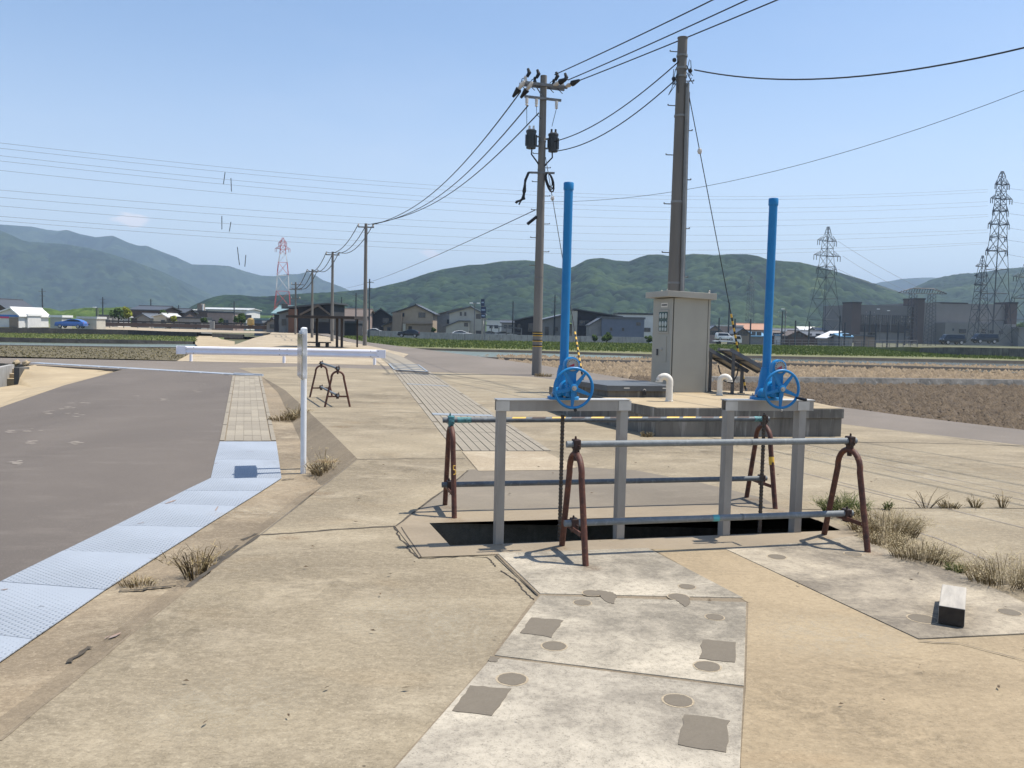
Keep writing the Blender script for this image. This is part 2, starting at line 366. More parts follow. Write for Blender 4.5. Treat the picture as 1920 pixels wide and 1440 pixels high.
# ------------------------------------------------------------------ setting: terrain, hills, haze
def np_mesh(name, V, Fc, m, col=None, smooth=False):
    me = bpy.data.meshes.new(name); V = np.asarray(V, np.float32); Fc = np.asarray(Fc, np.int32); n, k = Fc.shape
    me.vertices.add(len(V)); me.vertices.foreach_set('co', V.ravel())
    me.loops.add(n*k); me.loops.foreach_set('vertex_index', Fc.ravel())
    me.polygons.add(n); me.polygons.foreach_set('loop_start', np.arange(0, n*k, k, dtype=np.int32))
    me.update(calc_edges=True)
    if col is not None:
        a = me.color_attributes.new('tint', 'FLOAT_COLOR', 'POINT'); c = np.ones((len(V), 4), np.float32); c[:, :3] = np.asarray(col)[:, None] if np.ndim(col) == 1 else col
        a.data.foreach_set('color', c.ravel())
    if smooth: me.polygons.foreach_set('use_smooth', [True]*n)
    me.materials.append(m); o = bpy.data.objects.new(name, me); C.objects.link(o); return o
R = np.random.default_rng(5)
def vnoise(x, y, seed=0):               # smooth value noise
    xi = np.floor(x).astype(int); yi = np.floor(y).astype(int); fx = x-xi; fy = y-yi; fx = fx*fx*(3-2*fx); fy = fy*fy*(3-2*fy)
    def h(a, b):
        n = (a*374761393 + b*668265263 + seed*1442695041) & 0x7fffffff; n = ((n ^ (n >> 13))*1274126177) & 0x7fffffff; return ((n ^ (n >> 16)) & 0xffff)/65535.
    return (h(xi, yi)*(1-fx)+h(xi+1, yi)*fx)*(1-fy)+(h(xi, yi+1)*(1-fx)+h(xi+1, yi+1)*fx)*fy
def fbm(x, y, o=4, seed=0): return sum(vnoise(x*2**i, y*2**i, seed+i*7)/2**i for i in range(o))/2
def crowns(u, v, s, seed=0):            # rounded crowns: height 0..1 and a value for each tree
    iu = np.floor(u/s).astype(int); iv = np.floor(v/s).astype(int); best = np.full(u.shape, 9.); val = np.zeros(u.shape)
    for a in (-1, 0, 1):
        for b in (-1, 0, 1):
            cu, cv = iu+a, iv+b
            def h(k):
                n = (cu*374761393 + cv*668265263 + (seed+k)*974634323) & 0x7fffffff; n = ((n ^ (n >> 13))*1274126177) & 0x7fffffff; return ((n ^ (n >> 16)) & 0xffff)/65535.
            r = .55+.5*h(2); d = np.hypot(u/s-(cu+h(0)), v/s-(cv+h(1)))/r
            k = d < best; best = np.where(k, d, best); val = np.where(k, h(3), val)
    return np.sqrt(np.clip(1-best**2*.85, 0, 1)), val
def forest_mat(name, dark, mid, light, yellow):
    t = NT(name); a = t.n('ShaderNodeAttribute'); a.attribute_name = 'tint'
    cr = t.n('ShaderNodeValToRGB'); t.l(a.outputs['Fac'], cr.inputs[0]); e = cr.color_ramp.elements
    e[0].color = (*dark, 1); e[1].position = 1.; e[1].color = (*yellow, 1)
    for p, q in ((.4, mid), (.8, light)): k = e.new(p); k.color = (*q, 1)
    col = t.mix(t.mul(t.rng(t.noise(.5, 3, .7), .45, .7), .45), cr.outputs[0], tuple(x*.45 for x in dark))
    return t.done(col, .9, 0, .1)
M['forest'] = forest_mat('forest_green', (.004,.011,.009), (.016,.036,.017), (.043,.072,.026), (.09,.12,.04))
M['forest_far'] = forest_mat('mountain_green', (.008,.018,.012), (.022,.04,.022), (.05,.075,.036), (.085,.105,.05))
def hill(name, prof, d0, d1, back, step, rows, cell, bump, m, spur=.25, sf=.004, seed=1, zf=-1.4):
    px0, px1 = prof[0][0], prof[-1][0]; n = int((px1-px0)/F*d1/step)
    px = np.linspace(px0, px1, n); py = np.interp(px, [p[0] for p in prof], [p[1] for p in prof])
    dirs = np.array([list(ray(a, b)) for a, b in zip(px, py)])
    tx = dirs[:, 0]/dirs[:, 1]; tz = dirs[:, 2]/dirs[:, 1]; zr = EYE + tz*d1
    tt = np.concatenate([np.linspace(0, 1, rows), 1+np.linspace(0, 1, rows//4+2)[1:]])
    T, X = np.meshgrid(tt, tx, indexing='ij'); ZR = np.broadcast_to(zr, T.shape)
    Y = np.where(T <= 1, d0+(d1-d0)*T, d1+(T-1)*back); Xw = X*Y
    sp = fbm(Xw*sf+50, Y*sf*.8+9, 4, seed)-.5
    sh = np.where(T <= 1, np.sin(np.clip(T, 0, 1)*math.pi/2)**1.15, 1-.6*(T-1)**1.3)
    env = np.sin(np.clip(T, 0, 1)*math.pi)
    Z = zf + np.maximum(ZR-zf, 0)*np.clip(sh + env*sp*spur*2, .0, 1.0)
    Z = np.minimum(Z, EYE + tz[None, :]*Y)
    c, val = crowns(Xw, Y + Z*1.2, cell, seed)
    big = fbm(Xw*sf*3, (Y+Z)*sf*3, 3, seed+3)
    Z = Z + (c-.97)*bump*(.6+.8*val)
    tint = np.clip(.02+.5*val+.9*(big-.32)+.15*(c-.6), 0, 1)
    V = np.stack([Xw, Y, Z], -1).reshape(-1, 3); r, q = T.shape
    i = np.arange(r-1)[:, None]*q+np.arange(q-1)[None]; Fc = np.stack([i, i+1, i+1+q, i+q], -1).reshape(-1, 4)
    o = np_mesh(name, V, Fc, m, tint.ravel()); return struct(o)
t = NT('far_ground'); c_ = t.mix(t.rng(t.noise(.02, 4), .4, .6), (.09,.1,.045), (.13,.115,.075)); c_ = t.mix(t.rng(t.noise(.3, 4), .4, .7), c_, (.07,.08,.035)); M['ground'] = t.done(c_, .95)
gv = MB(); gv.add([(-9000,-300,-1.5),(9000,-300,-1.5),(9000,9000,-1.5),(-9000,9000,-1.5)], [(0,1,2,3)]); struct(gv.build('ground', M['ground']))
hill('hill', [(560,562),(600,551),(660,545),(700,541),(730,534),(760,527),(800,513),(830,505),(880,497),(905,496),(940,490),(985,488),(1004,490),(1030,497),(1045,502),(1062,505),(1078,499),(1100,487),(1112,485),(1130,484),(1155,489),(1180,490),(1200,482),(1215,478),(1235,477),(1260,481),(1300,476),(1320,477),(1340,479),(1370,477),(1400,477),(1420,480),(1440,487),(1470,490),(1500,492),(1530,499),(1560,507),(1590,516),(1620,525),(1650,535),(1680,545),(1720,560),(1790,590),(1850,622)],
     780, 1180, 220, 2.5, 190, 10.5, 10, M['forest'], .42, .006, 3)
hill('hill', [(1560,610),(1620,585),(1660,562),(1700,545),(1725,533),(1750,522),(1775,517),(1800,513),(1830,511),(1860,507),(1890,503),(1920,501),(1980,492),(2080,480),(2250,500),(2420,560)],
     1050, 1600, 260, 3.4, 150, 11, 10, M['forest'], .4, .005, 9)
hill('hill', [(330,592),(360,574),(385,562),(400,557),(420,553),(450,553),(475,556),(500,556),(530,553),(560,551),(590,549),(620,548),(660,552),(700,575)],
     620, 860, 150, 2.2, 90, 9, 7, M['forest'], .2, .007, 5)
hill('mountain', [(-500,470),(-300,445),(-120,435),(-40,428),(0,432),(20,440),(45,452),(80,455),(120,458),(160,464),(200,474),(250,490),(300,508),(340,526),(380,545),(420,565),(470,590)],
     1700, 2600, 520, 6.7, 140, 22, 19, M['forest_far'], .75, .0028, 12)
hill('mountain', [(-700,440),(-400,420),(-200,414),(-60,419),(0,421),(30,423),(60,425),(90,431),(110,433),(125,431),(150,439),(180,445),(200,443),(212,442),(240,455),(260,461),(275,461),(300,471),(330,482),(360,496),(400,497),(430,499),(460,509),(490,517),(515,518),(535,514),(560,514),(575,510),(588,514),(605,525),(640,538),(690,560),(740,590)],
     2700, 3800, 730, 10.2, 110, 29, 22, M['forest_far'], .7, .0022, 21)
hill('mountain', [(1560,575),(1620,538),(1650,529),(1670,527),(1690,523),(1720,521),(1750,520),(1800,528),(1860,545),(1900,570)],
     3100, 3700, 450, 12, 60, 25, 12, M['forest_far'], .3, .0025, 27)
hz = bpy.data.materials.new('haze_air'); hz.use_nodes = True; hn = hz.node_tree; hn.nodes.clear()
ho = hn.nodes.new('ShaderNodeOutputMaterial'); hv = hn.nodes.new('ShaderNodeVolumePrincipled')
hv.inputs['Density'].default_value = 2.1e-4; hv.inputs['Color'].default_value = (.56, .75, 1.0, 1); hv.inputs['Anisotropy'].default_value = .1
hn.links.new(hv.outputs[0], ho.inputs['Volume'])
hb = MB().bx(-9500, 9500, -400, 9500, -3, 470); h_ = hb.build('haze', hz); h_['kind'] = 'stuff'

# ------------------------------------------------------------------ setting: pads, roads, fields
def GP(pts, z=0.): return [G(a, b, z) for a, b in pts]
def GLP(pts, off=0.): return [GL(a, b, off) for a, b in pts]
def sheet(name, loops, m, z=None, skirt=None, parent=None, kind='structure'):
    o = MB().flat(loops, z, skirt).build(name, m, parent, fix=False)
    if parent is None and kind: o['kind'] = kind
    return o
PIT = [(-.64,6.76),(-.42,6.07),(2.69,6.82),(2.58,7.47)]
RE = [G(1000,707), G(1120,721.5), G(1250,741), G(1580,795), G(1920,835)]       # road edge of the pad
e_ = RE[-1]+(RE[-1]-RE[-2])*1.6; RE.append(e_); RE.append(Vector((e_.x+1.5, -4, 0)))
BEV = [Vector((-1.8,9.96,0)), G(618,808), G(555,750), G(534,731), G(492,707)]
pad_out = [(-1.95,-4,0),(-1.91,3.13,0),(-1.87,6.28,0),(-1.8,9.96,0)] + BEV[1:] + [G(447,690), G(560,687), G(740,693), G(800,697), G(900,701)] + RE
pad = sheet('concrete_pad', [[Vector(p) for p in pad_out], [Vector((x,y,0)) for x,y in PIT]], M['pad'], 0.0, -.9)
# sloping face along the low lane
bb = []
for p in BEV:
    z = zlow(p.x, p.y)-.01; k = max(0., -z)
    bb.append(Vector((p.x-k*1.75, p.y-k*.75, z)))
mb = MB(); n = len(BEV); mb.add(BEV+bb+[Vector((-1.84,8.7,-.3))], [(i, i+1, n+i+1, n+i) for i in range(n-1)]+[(0, n, 2*n)]); mb.build('sloped_face', M['gutter'], pad)
mb = MB(); L4 = [Vector((-1.95,-4,-.001)),Vector((-1.91,3.13,-.001)),Vector((-1.87,6.28,-.001)),Vector((-1.8,9.96,-.001))]; lo = [Vector((p.x-.06,p.y,-.6)) for p in L4]
mb.add(L4+lo, [(i,i+1,4+i+1,4+i) for i in range(3)]); mb.build('slab_edge', M['gutter'], pad)
# low lane: concrete under everything, asphalt on it
def LOW(pts, off): return [Vector((x, y, zlow(x, y)+off)) for x, y in pts]
crest = [(-26, 31.8), (-7.5, 24.4), (-6.4, 23.96)]
lane = sheet('gutter_ground', [LOW([(-1.6,-4),(-1.6,10.2)]+[(p.x+.3,p.y+.3) for p in BEV[1:4]]+[(-6.4,23.96),(-7.5,24.4),(-8.2,24.68),(-7.2,10),(-6.4,-4)], 0)], M['lowcon'])
A0 = [(436,704),(424,765),(412,828),(403,862),(395,897),(0,1092)]
al = GLP(A0, .006); far_ = al[-1]+(al[-1]-al[-2])*.9
wing = GLP([(0,764),(120,722.5),(205,700),(240,690.5)], .006)
wl = wing[0]+(wing[0]-wing[1])*1.2
sheet('asphalt_road', [[p for p in al]+[far_]+[Vector((far_.x-14, far_.y, zlow(far_.x-14, far_.y)+.006)), wl]+wing], M['asphalt'])
gut = GLP([(612,905),(560,930),(480,990),(330,1095),(150,1235),(0,1345),(-140,1452),(-330,1600)], .008)
sheet('gutter_floor', [gut+[Vector((-1.8,p.y*1.0-.4,p.z)) for p in reversed(gut)]], M['gutter'])
# crossing road, then the lane on the right
sheet('asphalt_road', [[Vector((-30,33.4,-.003))]+[Vector((x,y,-.003)) for x,y in crest]+[G(500,705,-.003),G(745,696,-.003),G(738,686.5,-.003),G(700,684.5,-.003),G(480,680,-.003),G(330,677,-.003),G(180,674,-.003),G(0,671,-.003),G(-200,668,-.003)]], M['asphalt2'], None, -1.4)
RF = [(575,618.5),(600,622),(640,632),(688,641.5),(780,653),(873,665),(997,682),(1115,700),(1215,716),(1330,731),(1450,747),(1575,763),(1700,780),(1920,806)]
rf = GP(RF, -.005); rx_ = rf[-1]+(rf[-1]-rf[-2])*1.5
sheet('asphalt_road', [rf+[rx_, Vector((RE[-2].x+.5,RE[-2].y-1,-.005))]+[Vector((p.x-.15,p.y-.15,-.005)) for p in reversed(RE[:-2])]+GP([(900,702.5),(800,699),(740,692),(700,660),(655,641),(620,632),(597,627),(566,624),(556,621)], -.005)], M['asphalt2'], None, -1.2)
pad2 = sheet('concrete_pad', [GP([(330,677),(480,680),(700,684.5),(738,686.8),(735,684),(766,664),(700,650),(648,640),(612,631),(590,628),(505,627),(478,633),(455,641),(398,661)], 0)], M['pad_far'], 0.0, -1.4)
sheet('concrete_pad', [GP([(505,627.3),(590,628.3),(575,622),(510,622.6)], 0)], M['pad_far'], 0.0, -1.2)
# strip of plates along the crest of the lane on the left
cs = MB(); q0, q1 = G(62,680.5), G(470,703.5); N = 11
sp_ = thing('drain_cover_strip', 'long thin pale blue drain cover strip across the left asphalt road', 'drain cover', (0,0,0))
for i in range(N):
    a = q0.lerp(q1, i/N+.004); b = q0.lerp(q1, (i+1)/N-.004); nn = Vector((-(b-a).y, (b-a).x, 0)).normalized()*.22
    MB().slab([a-nn, b-nn, b+nn, a+nn], -.02, .014).build('cover_plate', M['plate'], sp_)
# wing wall with steps at the far left
W0 = G(38,689); wg = thing('wing_wall', 'pale concrete wing wall with three small steps at the left road edge', 'wall', (W0.x, W0.y, 0))
top = GP([(40,688),(70,683.5),(120,685),(175,688),(232,690)], 0.0)
bot = [G(a,b,z) for a,b,z in ((34,721,-.47),(62,727,-.36),(110,721,-.27),(180,705.5,-.16),(240,690.4,-.03))]
mb = MB(); k = 5
for i in range(k):
    mb.v.append(tuple(top[i]))
for i in range(k):
    m_ = top[i].lerp(bot[i], .5); m_.z = bot[i].z*.62; mb.v.append(tuple(m_))
for i in range(k): mb.v.append(tuple(bot[i]))
for r in range(2):
    for i in range(k-1): mb.f.append((r*k+i, r*k+i+1, (r+1)*k+i+1, (r+1)*k+i))
mb.build('flared_face', M['wingcon'], wg, True, True)
mb = MB().flat([GLP([(-60,790),(0,764),(120,722.5),(205,700),(240,690.6)], .007)+[bot[3],bot[2],bot[1],bot[0],G(0,726,-.5),G(-60,734,-.52)]]); mb.build('apron', M['wingcon'], wg, True, fix=False)
a = G(33.5,689.5); MB().box((a.x, a.y+.2, -.27), (.17,.55,.56)).build('pier', M['wallcon'], wg, True, bevel=.01)
b = G(-60,704); c = G(27,685)
dv = (c-b); nn = Vector((-dv.y, dv.x, 0)).normalized()*.15
MB().slab([b, c, c+nn, b+nn], -.75, .03).build('side_wall', M['white_wall'], wg, True)
for i in range(3):
    zt0 = -.1-.13*i; s0 = G(29-i*.6, 692+i*9.2, zt0); wd0 = .18+.13*i; MB().bx(s0.x-wd0, s0.x, s0.y, s0.y+.34, zt0-.3, zt0).build('step', M['wingcon'], wg, True)
for i,(x,y) in enumerate(((31,679),(49,680))):
    p = G(x, y+5); mb = MB().ball((p.x,p.y,.07), .11, 10, .75); [mb.v.__setitem__(j, tuple(Vector(v)+Vector((rnd.uniform(-.03,.03),)*3))) for j, v in enumerate(mb.v)]
    tag(mb.build('boulder', M['wingcon'], None, smooth=True), ['small pale rock on the wing wall, nearer the steps', 'small pale rock on the wing wall, farther from the steps'][i], 'rock', 'rocks on the wing wall')

# walkway of long pavers on the pad
def quadpt(q, u, v): return q[0].lerp(q[1], u).lerp(q[3].lerp(q[2], u), v)
wq = [G(868,846.5), G(1020,846.5), G(800,697), G(740,693)]
walk = sheet('paver_walkway', [wq+[]], M['joint'], 0.004)
unit = MB().bx(-.5,.5,-.5,.5,0,1); pav = None
def paver(cor, z0, h, m, parent, gap=.006, name='paver'):
    c0, c1, c2, c3 = cor; c = (c0+c1+c2+c3)/4
    P_ = []
    for i in range(4): p, a, b = cor[i], cor[(i+1) % 4], cor[i-1]; P_.append(p+(a-p).normalized()*gap*.5+(b-p).normalized()*gap*.5)
    mb = MB().slab([p-c for p in P_], 0, h); o = mb.build(name, m, parent, fix=False); o.location = (c.x, c.y, z0 if not callable(z0) else z0(c))
    if callable(z0): o.rotation_euler = Vector((0,0,1)).rotation_difference(Vector((-LA,-LB,1)).normalized()).to_euler()
    return o
rows = [0,.045,.1,.165,.24,.33,.43,.54,.66,.79,.92]
for j in range(len(rows)-1):
    for i in range(9):
        if j == 2 and True: pass
        v0, v1 = rows[j], rows[j+1]
        paver([quadpt(wq,i/9,v0),quadpt(wq,(i+1)/9,v0),quadpt(wq,(i+1)/9,v1),quadpt(wq,i/9,v1)], .004, .006+rnd.uniform(0,.003), M['tilecon'], walk, .011)
for v0, v1 in ((.222,.238),(.62,.63)):
    a = [quadpt(wq,0,v0),quadpt(wq,1,v0),quadpt(wq,1,v1),quadpt(wq,0,v1)]; MB().slab(a, .004, .017).build('steel_strip', M['stripsteel'], walk)
for s in (0, 1):                        # kerb lines beside the walkway
    for j in range(6):
        a = quadpt(wq, s, j/6+.003); b = quadpt(wq, s, (j+1)/6-.003); o_ = Vector((.1,0,0))*(1 if s else -1)
        MB().slab([a+o_*.15, b+o_*.15, b+o_, a+o_], -.01, .008).build('edge_strip', M['tilecon'], walk)
# grating where the road crosses, and the walkway beyond
gq = [G(800,698), G(738,694), G(728,683), G(783,685)]
gr = thing('road_grating', 'pale blue steel grating crossing the paver walkway at the road', 'grating', ((gq[0].x+gq[2].x)/2, (gq[0].y+gq[2].y)/2, 0))
MB().slab([gq[1],gq[0],gq[3],gq[2]], -.01, .010).build('slab_bed', M['paver2'], gr, True)
for i in range(5):
    a, b = gq[1].lerp(gq[2], i/4), gq[0].lerp(gq[3], i/4); d = Vector((0,.2,0))
    MB().slab([a, b, b+d, a+d], .004, .024).build('grate_bar', M['stripsteel'], gr, True)
for p, q in ((gq[1], gq[2]), (gq[0], gq[3])):
    d = Vector((.06,0,0)); MB().slab([p, p+d, q+d, q], .004, .03).build('grate_frame', M['stripsteel'], gr, True)
sheet('paver_walkway', [GP([(728,683),(783,685),(752,668),(722,659),(697,657)],0)], M['tilecon'], .012)
# paver walkway on the left lane and the painted steel plates
lq = [GL(412,828), GL(518,828), GL(490,705), GL(436,705)]
lw = thing('paver_walkway', None, None, (0,0,0)); lw['kind'] = 'structure'
base = [p+Vector((0,0,.006)) for p in lq]; MB().flat([base]).build('joint_bed', M['gutter'], lw, fix=False)
NR = 22
for j in range(NR):
    v0 = (j/NR); v1 = ((j+1)/NR); f = lambda v: v
    for i in range(5):
        u0, u1 = .1+.16*i, .1+.16*(i+1); cor = [quadpt(lq,u0,v0),quadpt(lq,u1,v0),quadpt(lq,u1,v1),quadpt(lq,u0,v1)]
        paver(cor, lambda c: zlow(c.x, c.y)+.004+rnd.uniform(0,.004), .008, M['paver2'] if j % 3 == 1 or rnd.random() < .12 else M['tilecon'], lw, .0035)
for s in (0, 1):
    for j in range(7):
        u0, u1 = (0,.085) if s == 0 else (.915, 1.0); v0, v1 = j/7+.002, (j+1)/7-.002
        cor = [quadpt(lq,u0,v0),quadpt(lq,u1,v0),quadpt(lq,u1,v1),quadpt(lq,u0,v1)]
        paver(cor, lambda c: zlow(c.x, c.y)+.006, .012, M['tilecon'], lw, .004, 'kerb_stone')
pg = GL(463,702); 
for i in range(2):
    a, b = GL(437,703.5-i*3.0), GL(491,705.5-i*2.6); d = Vector((0,.16,0)); mb = MB().slab([a,b,b+d,a+d], -.03, .03); o = mb.build('grate_bar', M['plate'], lw)
M['ruststain0'] = simple('scraped_rust', (.3,.2,.15), (.24,.2,.19), 20, .8)
pl = thing('steel_plate_path', None, None, (0,0,0)); pl['kind'] = 'structure'
LE = [(412,828.5),(403,862),(395,897),(345,921),(298,945),(216,986),(118,1034),(0,1092),(-160,1172),(-330,1258),(-520,1355)]
RE2 = [(518,828.5),(523,862),(528,897),(491,921),(445,949.5),(382,989),(300,1041),(197,1107),(61,1200),(-110,1318),(-300,1450)]
for i in range(len(LE)-1):
    if i == 1: pass
    q = GLP([LE[i], RE2[i], RE2[i+1], LE[i+1]], .009); c = sum(q, Vector())/4
    q = [p+(c-p).normalized()*.003 for p in q]; h = .006+rnd.uniform(0,.003)
    mb = MB().add(q+[p+Vector((0,0,h)) for p in q], [(7,6,5,4),(0,1,5,4),(1,2,6,5),(2,3,7,6),(3,0,4,7)]); mb.v = [tuple(Vector(v)-c) for v in mb.v]; o = mb.build('steel_plate', M['plate'], pl); o.location = c

for pts, wd in (([(2,1106),(8,1105),(15,1104)],.02),([(72,1137),(82,1136)],.012),([(205,1196),(214,1192),(226,1186)],.03),([(196,1197),(204,1192)],.02),([(310,944),(322,940),(330,937)],.03),([(400,869),(408,868)],.03),([(404,957),(409,949)],.03),([(258,982),(270,979)],.02),([(462,847),(476,846)],.02)):
    P_ = [GL(a, b, .0195) for a, b in pts]; mb = MB()
    for i, p in enumerate(P_): d = (P_[min(i+1,len(P_)-1)]-P_[max(i-1,0)]).normalized(); s = Vector((-d.y,d.x,0))*wd*(.5 if 0 < i < len(P_)-1 else .2); mb.v += [tuple(p+s), tuple(p-s)]
    mb.f = [(2*i,2*i+1,2*i+3,2*i+2) for i in range(len(P_)-1)]; mb.build('scrape_mark', M['ruststain0'] if wd > .015 else M['crack'], pl, fix=False)
# the slabs around the pit
zs = .004
pit3 = [Vector((x,y,0)) for x,y in PIT]
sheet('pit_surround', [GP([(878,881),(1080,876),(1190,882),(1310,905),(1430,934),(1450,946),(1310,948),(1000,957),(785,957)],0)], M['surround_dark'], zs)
sur = sheet('pit_surround', [GP([(785,957),(1000,957),(1310,948),(1450,946),(1530,976),(1632,1000),(1560,1014),(1365,1032),(1210,1031),(930,1041),(785,1046),(740,987)],0), pit3], M['surround'], .006)
mb = MB()
for i in range(4):
    a, b = pit3[i], pit3[(i+1) % 4]; mb.add([a+Vector((0,0,.006)), b+Vector((0,0,.006)), b+Vector((0,0,-1.6)), a+Vector((0,0,-1.6))], [(0,1,2,3)])
mb.add([p+Vector((0,0,-1.6)) for p in pit3], [(0,1,2,3)]); mb.build('pit_lining', M['pitwall'], sur, fix=False)
covers = sheet('cover_bed', [GP([(928,1037),(1218,1027),(1400,1126),(1408,1132),(1398,1460),(720,1460),(920,1234),(1005,1116)],0)], M['gutter'], .003)
def cover(pts, m, name='cover_slab', h=.008):
    P_ = GP(pts, 0); c = sum(P_, Vector())/len(P_); P_ = [p+(c-p).normalized()*.0035-c for p in P_]
    o = MB().slab(P_, 0, h).build(name, m, covers, bevel=.003); o.location = (c.x, c.y, 0); return o
s1 = cover([(932,1038),(1215,1029),(1395,1123),(1012,1115)], M['slab_white'])
s2 = cover([(1012,1118),(1400,1131),(1396,1289),(926,1231)], M['slab_white'])
s3 = cover([(922,1234),(1395,1293),(1386,1500),(690,1500)], M['slab_bright'])
s4 = cover([(1360,1031),(1505,1018),(1600,1006),(1690,1043),(1800,1077),(1880,1112),(1960,1150),(1960,1188),(1722,1200)], M['slab_grey'])
tan = sheet('tan_pavement', [GP([(1218,1028),(1362,1032),(1722,1201),(1960,1191)],0)+[Vector((4.6,2.5,0)),Vector((4.6,-3,0)),Vector((.95,-3,0))]+GP([(1388,1440),(1398,1292),(1403,1131)],0)], M['slab_tan'], .005)
PI = math.pi
def disc(px, py, r, par, m='patch'):
    c = G(px, py, .012); mb = MB().lathe([(0.0001,.0105),(r,.0105),(r,.0)], 20); mb.v = [(v[0]*(1+rnd.uniform(-.05,.05)), v[1]*(1+rnd.uniform(-.05,.05)), v[2]) for v in mb.v]; o = mb.build('mortar_plug', M[m], par); o.location = Vector((c.x,c.y,0))-par.location
    rg = MB(); rg.v = [(q*math.cos(k*PI/12), q*math.sin(k*PI/12), 0.0092) for k in range(24) for q in (r*.98, r*1.14)]; rg.f = [(2*k, 2*k+1, (2*k+3) % 48, (2*k+2) % 48) for k in range(24)]; o2 = rg.build('pale_rim', M['pad_far'], par, fix=False); o2.location = o.location
def patch(pts, par, m='patch'):
    P_ = GP(pts, .012); c = sum(P_, Vector())/len(P_); pp = []
    for i in range(len(P_)):
        for k in range(6): pp.append(P_[i].lerp(P_[(i+1) % len(P_)], k/6)+Vector((rnd.uniform(-1,1),rnd.uniform(-1,1),0))*.006-c)
    o = MB().slab(pp, 0, .0108).build('mortar_patch', M[m], par, fix=False); o.location = Vector((c.x,c.y,0))-par.location
for x, y, r, s in ((1110,1111,.055,s1),(1288,1099,.05,s1),(1092,1129,.05,s2),(1272,1118,.06,s1),(1340,1156,.05,s2),(1039,1210,.06,s2),(1326,1248,.06,s2),(960,1272,.066,s3),(1271,1312,.062,s3),(1457,1043,.062,s4),(1600,1038,.06,s4),(1730,1159,.075,s4),(1893,1147,.06,s4)): disc(x, y, r, s)
patch([(996,1157),(1055,1162),(1034,1194),(976,1186)], s2); patch([(1317,1198),(1380,1203),(1378,1241),(1312,1234)], s2)
patch([(882,1284),(957,1291),(925,1341),(848,1332)], s3); patch([(1284,1338),(1366,1349),(1362,1409),(1270,1396)], s3)
patch([(1120,1106),(1150,1110),(1156,1118),(1150,1131),(1138,1128),(1122,1114)], s2); patch([(1252,1114),(1290,1117),(1296,1128),(1286,1137),(1270,1126)], s2)
patch([(920,1230),(936,1232),(930,1240),(914,1239)], s3)
sheet('worn_slab', [GP([(866,847),(1021,847),(1082,877),(1060,882),(897,884)],0)], M['pad_far'], .007)
M['palestain'] = simple('pale_stain', (.25,.22,.185), (.2,.17,.145), 6, .9, lo=.4, hi=.6)
def ribbon(name, pts, wd, m, z=.008, jit=0., par=None, low=False, sub=5):
    P_ = [(GL(a,b,.012) if low else G(a,b,z)) for a, b in pts]; Q = []
    for i in range(len(P_)-1):
        for k in range(sub): Q.append(P_[i].lerp(P_[i+1], k/sub)+Vector((rnd.uniform(-1,1),rnd.uniform(-1,1),0))*jit)
    Q.append(P_[-1]); mb = MB(); n = len(Q)
    for i, p in enumerate(Q):
        d = (Q[min(i+1,n-1)]-Q[max(i-1,0)]).normalized(); s = Vector((-d.y,d.x,0))*wd*.5*(rnd.uniform(.55,1.3) if jit else 1); mb.v += [tuple(p+s), tuple(p-s)]
    mb.f = [(2*i,2*i+1,2*i+3,2*i+2) for i in range(n-1)]; o = mb.build(name, M[m], par, fix=False); return o
ribbon('joint', [(487,1003),(560,998),(640,992),(742,986)], .03, 'joint', .0025, .008, pad)
ribbon('groove', [(487,1003),(440,1034),(400,1063),(352,1101)], .035, 'joint', .0022, .006, pad)
ribbon('groove', [(350,1103),(260,1176),(180,1242),(90,1314),(0,1388)], .016, 'gutter', .0022, .003, pad)
ribbon('groove', [(669,862),(600,915),(488,1003)], .016, 'patch', .0022, .003, pad)
ribbon('crack', [(738,986),(748,1004),(762,1024),(768,1032),(786,1046)], .014, 'crack', .003, .012, pad)
ribbon('crack', [(786,1047),(850,1044),(880,1042),(912,1045),(925,1056),(928,1062)], .010, 'crack', .003, .008, pad)
ribbon('crack', [(938,1069),(955,1080),(972,1092),(980,1104),(996,1120),(1001,1125)], .010, 'crack', .003, .006, pad)
ribbon('joint', [(878,882),(850,905),(800,942),(742,986)], .018, 'joint', .0085, .004, pad)
ribbon('joint', [(752,988),(790,1044)], .008, 'joint', .0085, .002, pad)
ribbon('joint', [(929,1040),(1009,1116)], .01, 'joint', .0095, .002, pad)
ribbon('joint', [(670,861),(760,860),(872,860)], .02, 'joint', .0025, .004, pad)
ribbon('joint', [(590,773),(650,774),(700,772),(760,773),(820,772)], .02, 'joint', .0025, .01, pad)
ribbon('joint', [(1594,829),(1700,830),(1800,832),(1925,836)], .03, 'joint', .0025, .01, pad)
ribbon('joint', [(1500,955),(1610,954),(1760,952),(1930,953)], .018, 'joint', .0025, .006, pad)
for pts in ([(1400,860),(1660,925),(1930,992)], [(1480,838),(1700,880),(1930,928)], [(1560,905),(1750,952)], [(1620,965),(1760,1010),(1850,1050)], [(1660,880),(1930,940)]):
    ribbon('joint', pts, .022, 'palestain', .0025, .004, pad)
ribbon('joint', [(1722,1202),(1800,1206),(1930,1240)], .008, 'patch', .012, .006, tan)
ribbon('crack', [(222,1107),(262,1106),(290,1101),(330,1098)], .03, 'joint', 0, .012, lane, True)
ribbon('crack', [(528,899),(552,897)], .03, 'joint', 0, .006, lane, True)
ribbon('joint', [(508,790),(566,789)], .02, 'joint', 0, .004, lane, True)
for pts in ([(128,1240),(170,1212)], [(455,1012),(480,1000)], [(405,1052),(445,1022)]): ribbon('crack', pts, .035, 'joint', 0, .012, lane, True)
M['ruststain'] = simple('rust_stain', (.3,.17,.075), (.36,.25,.14), 6, .9)
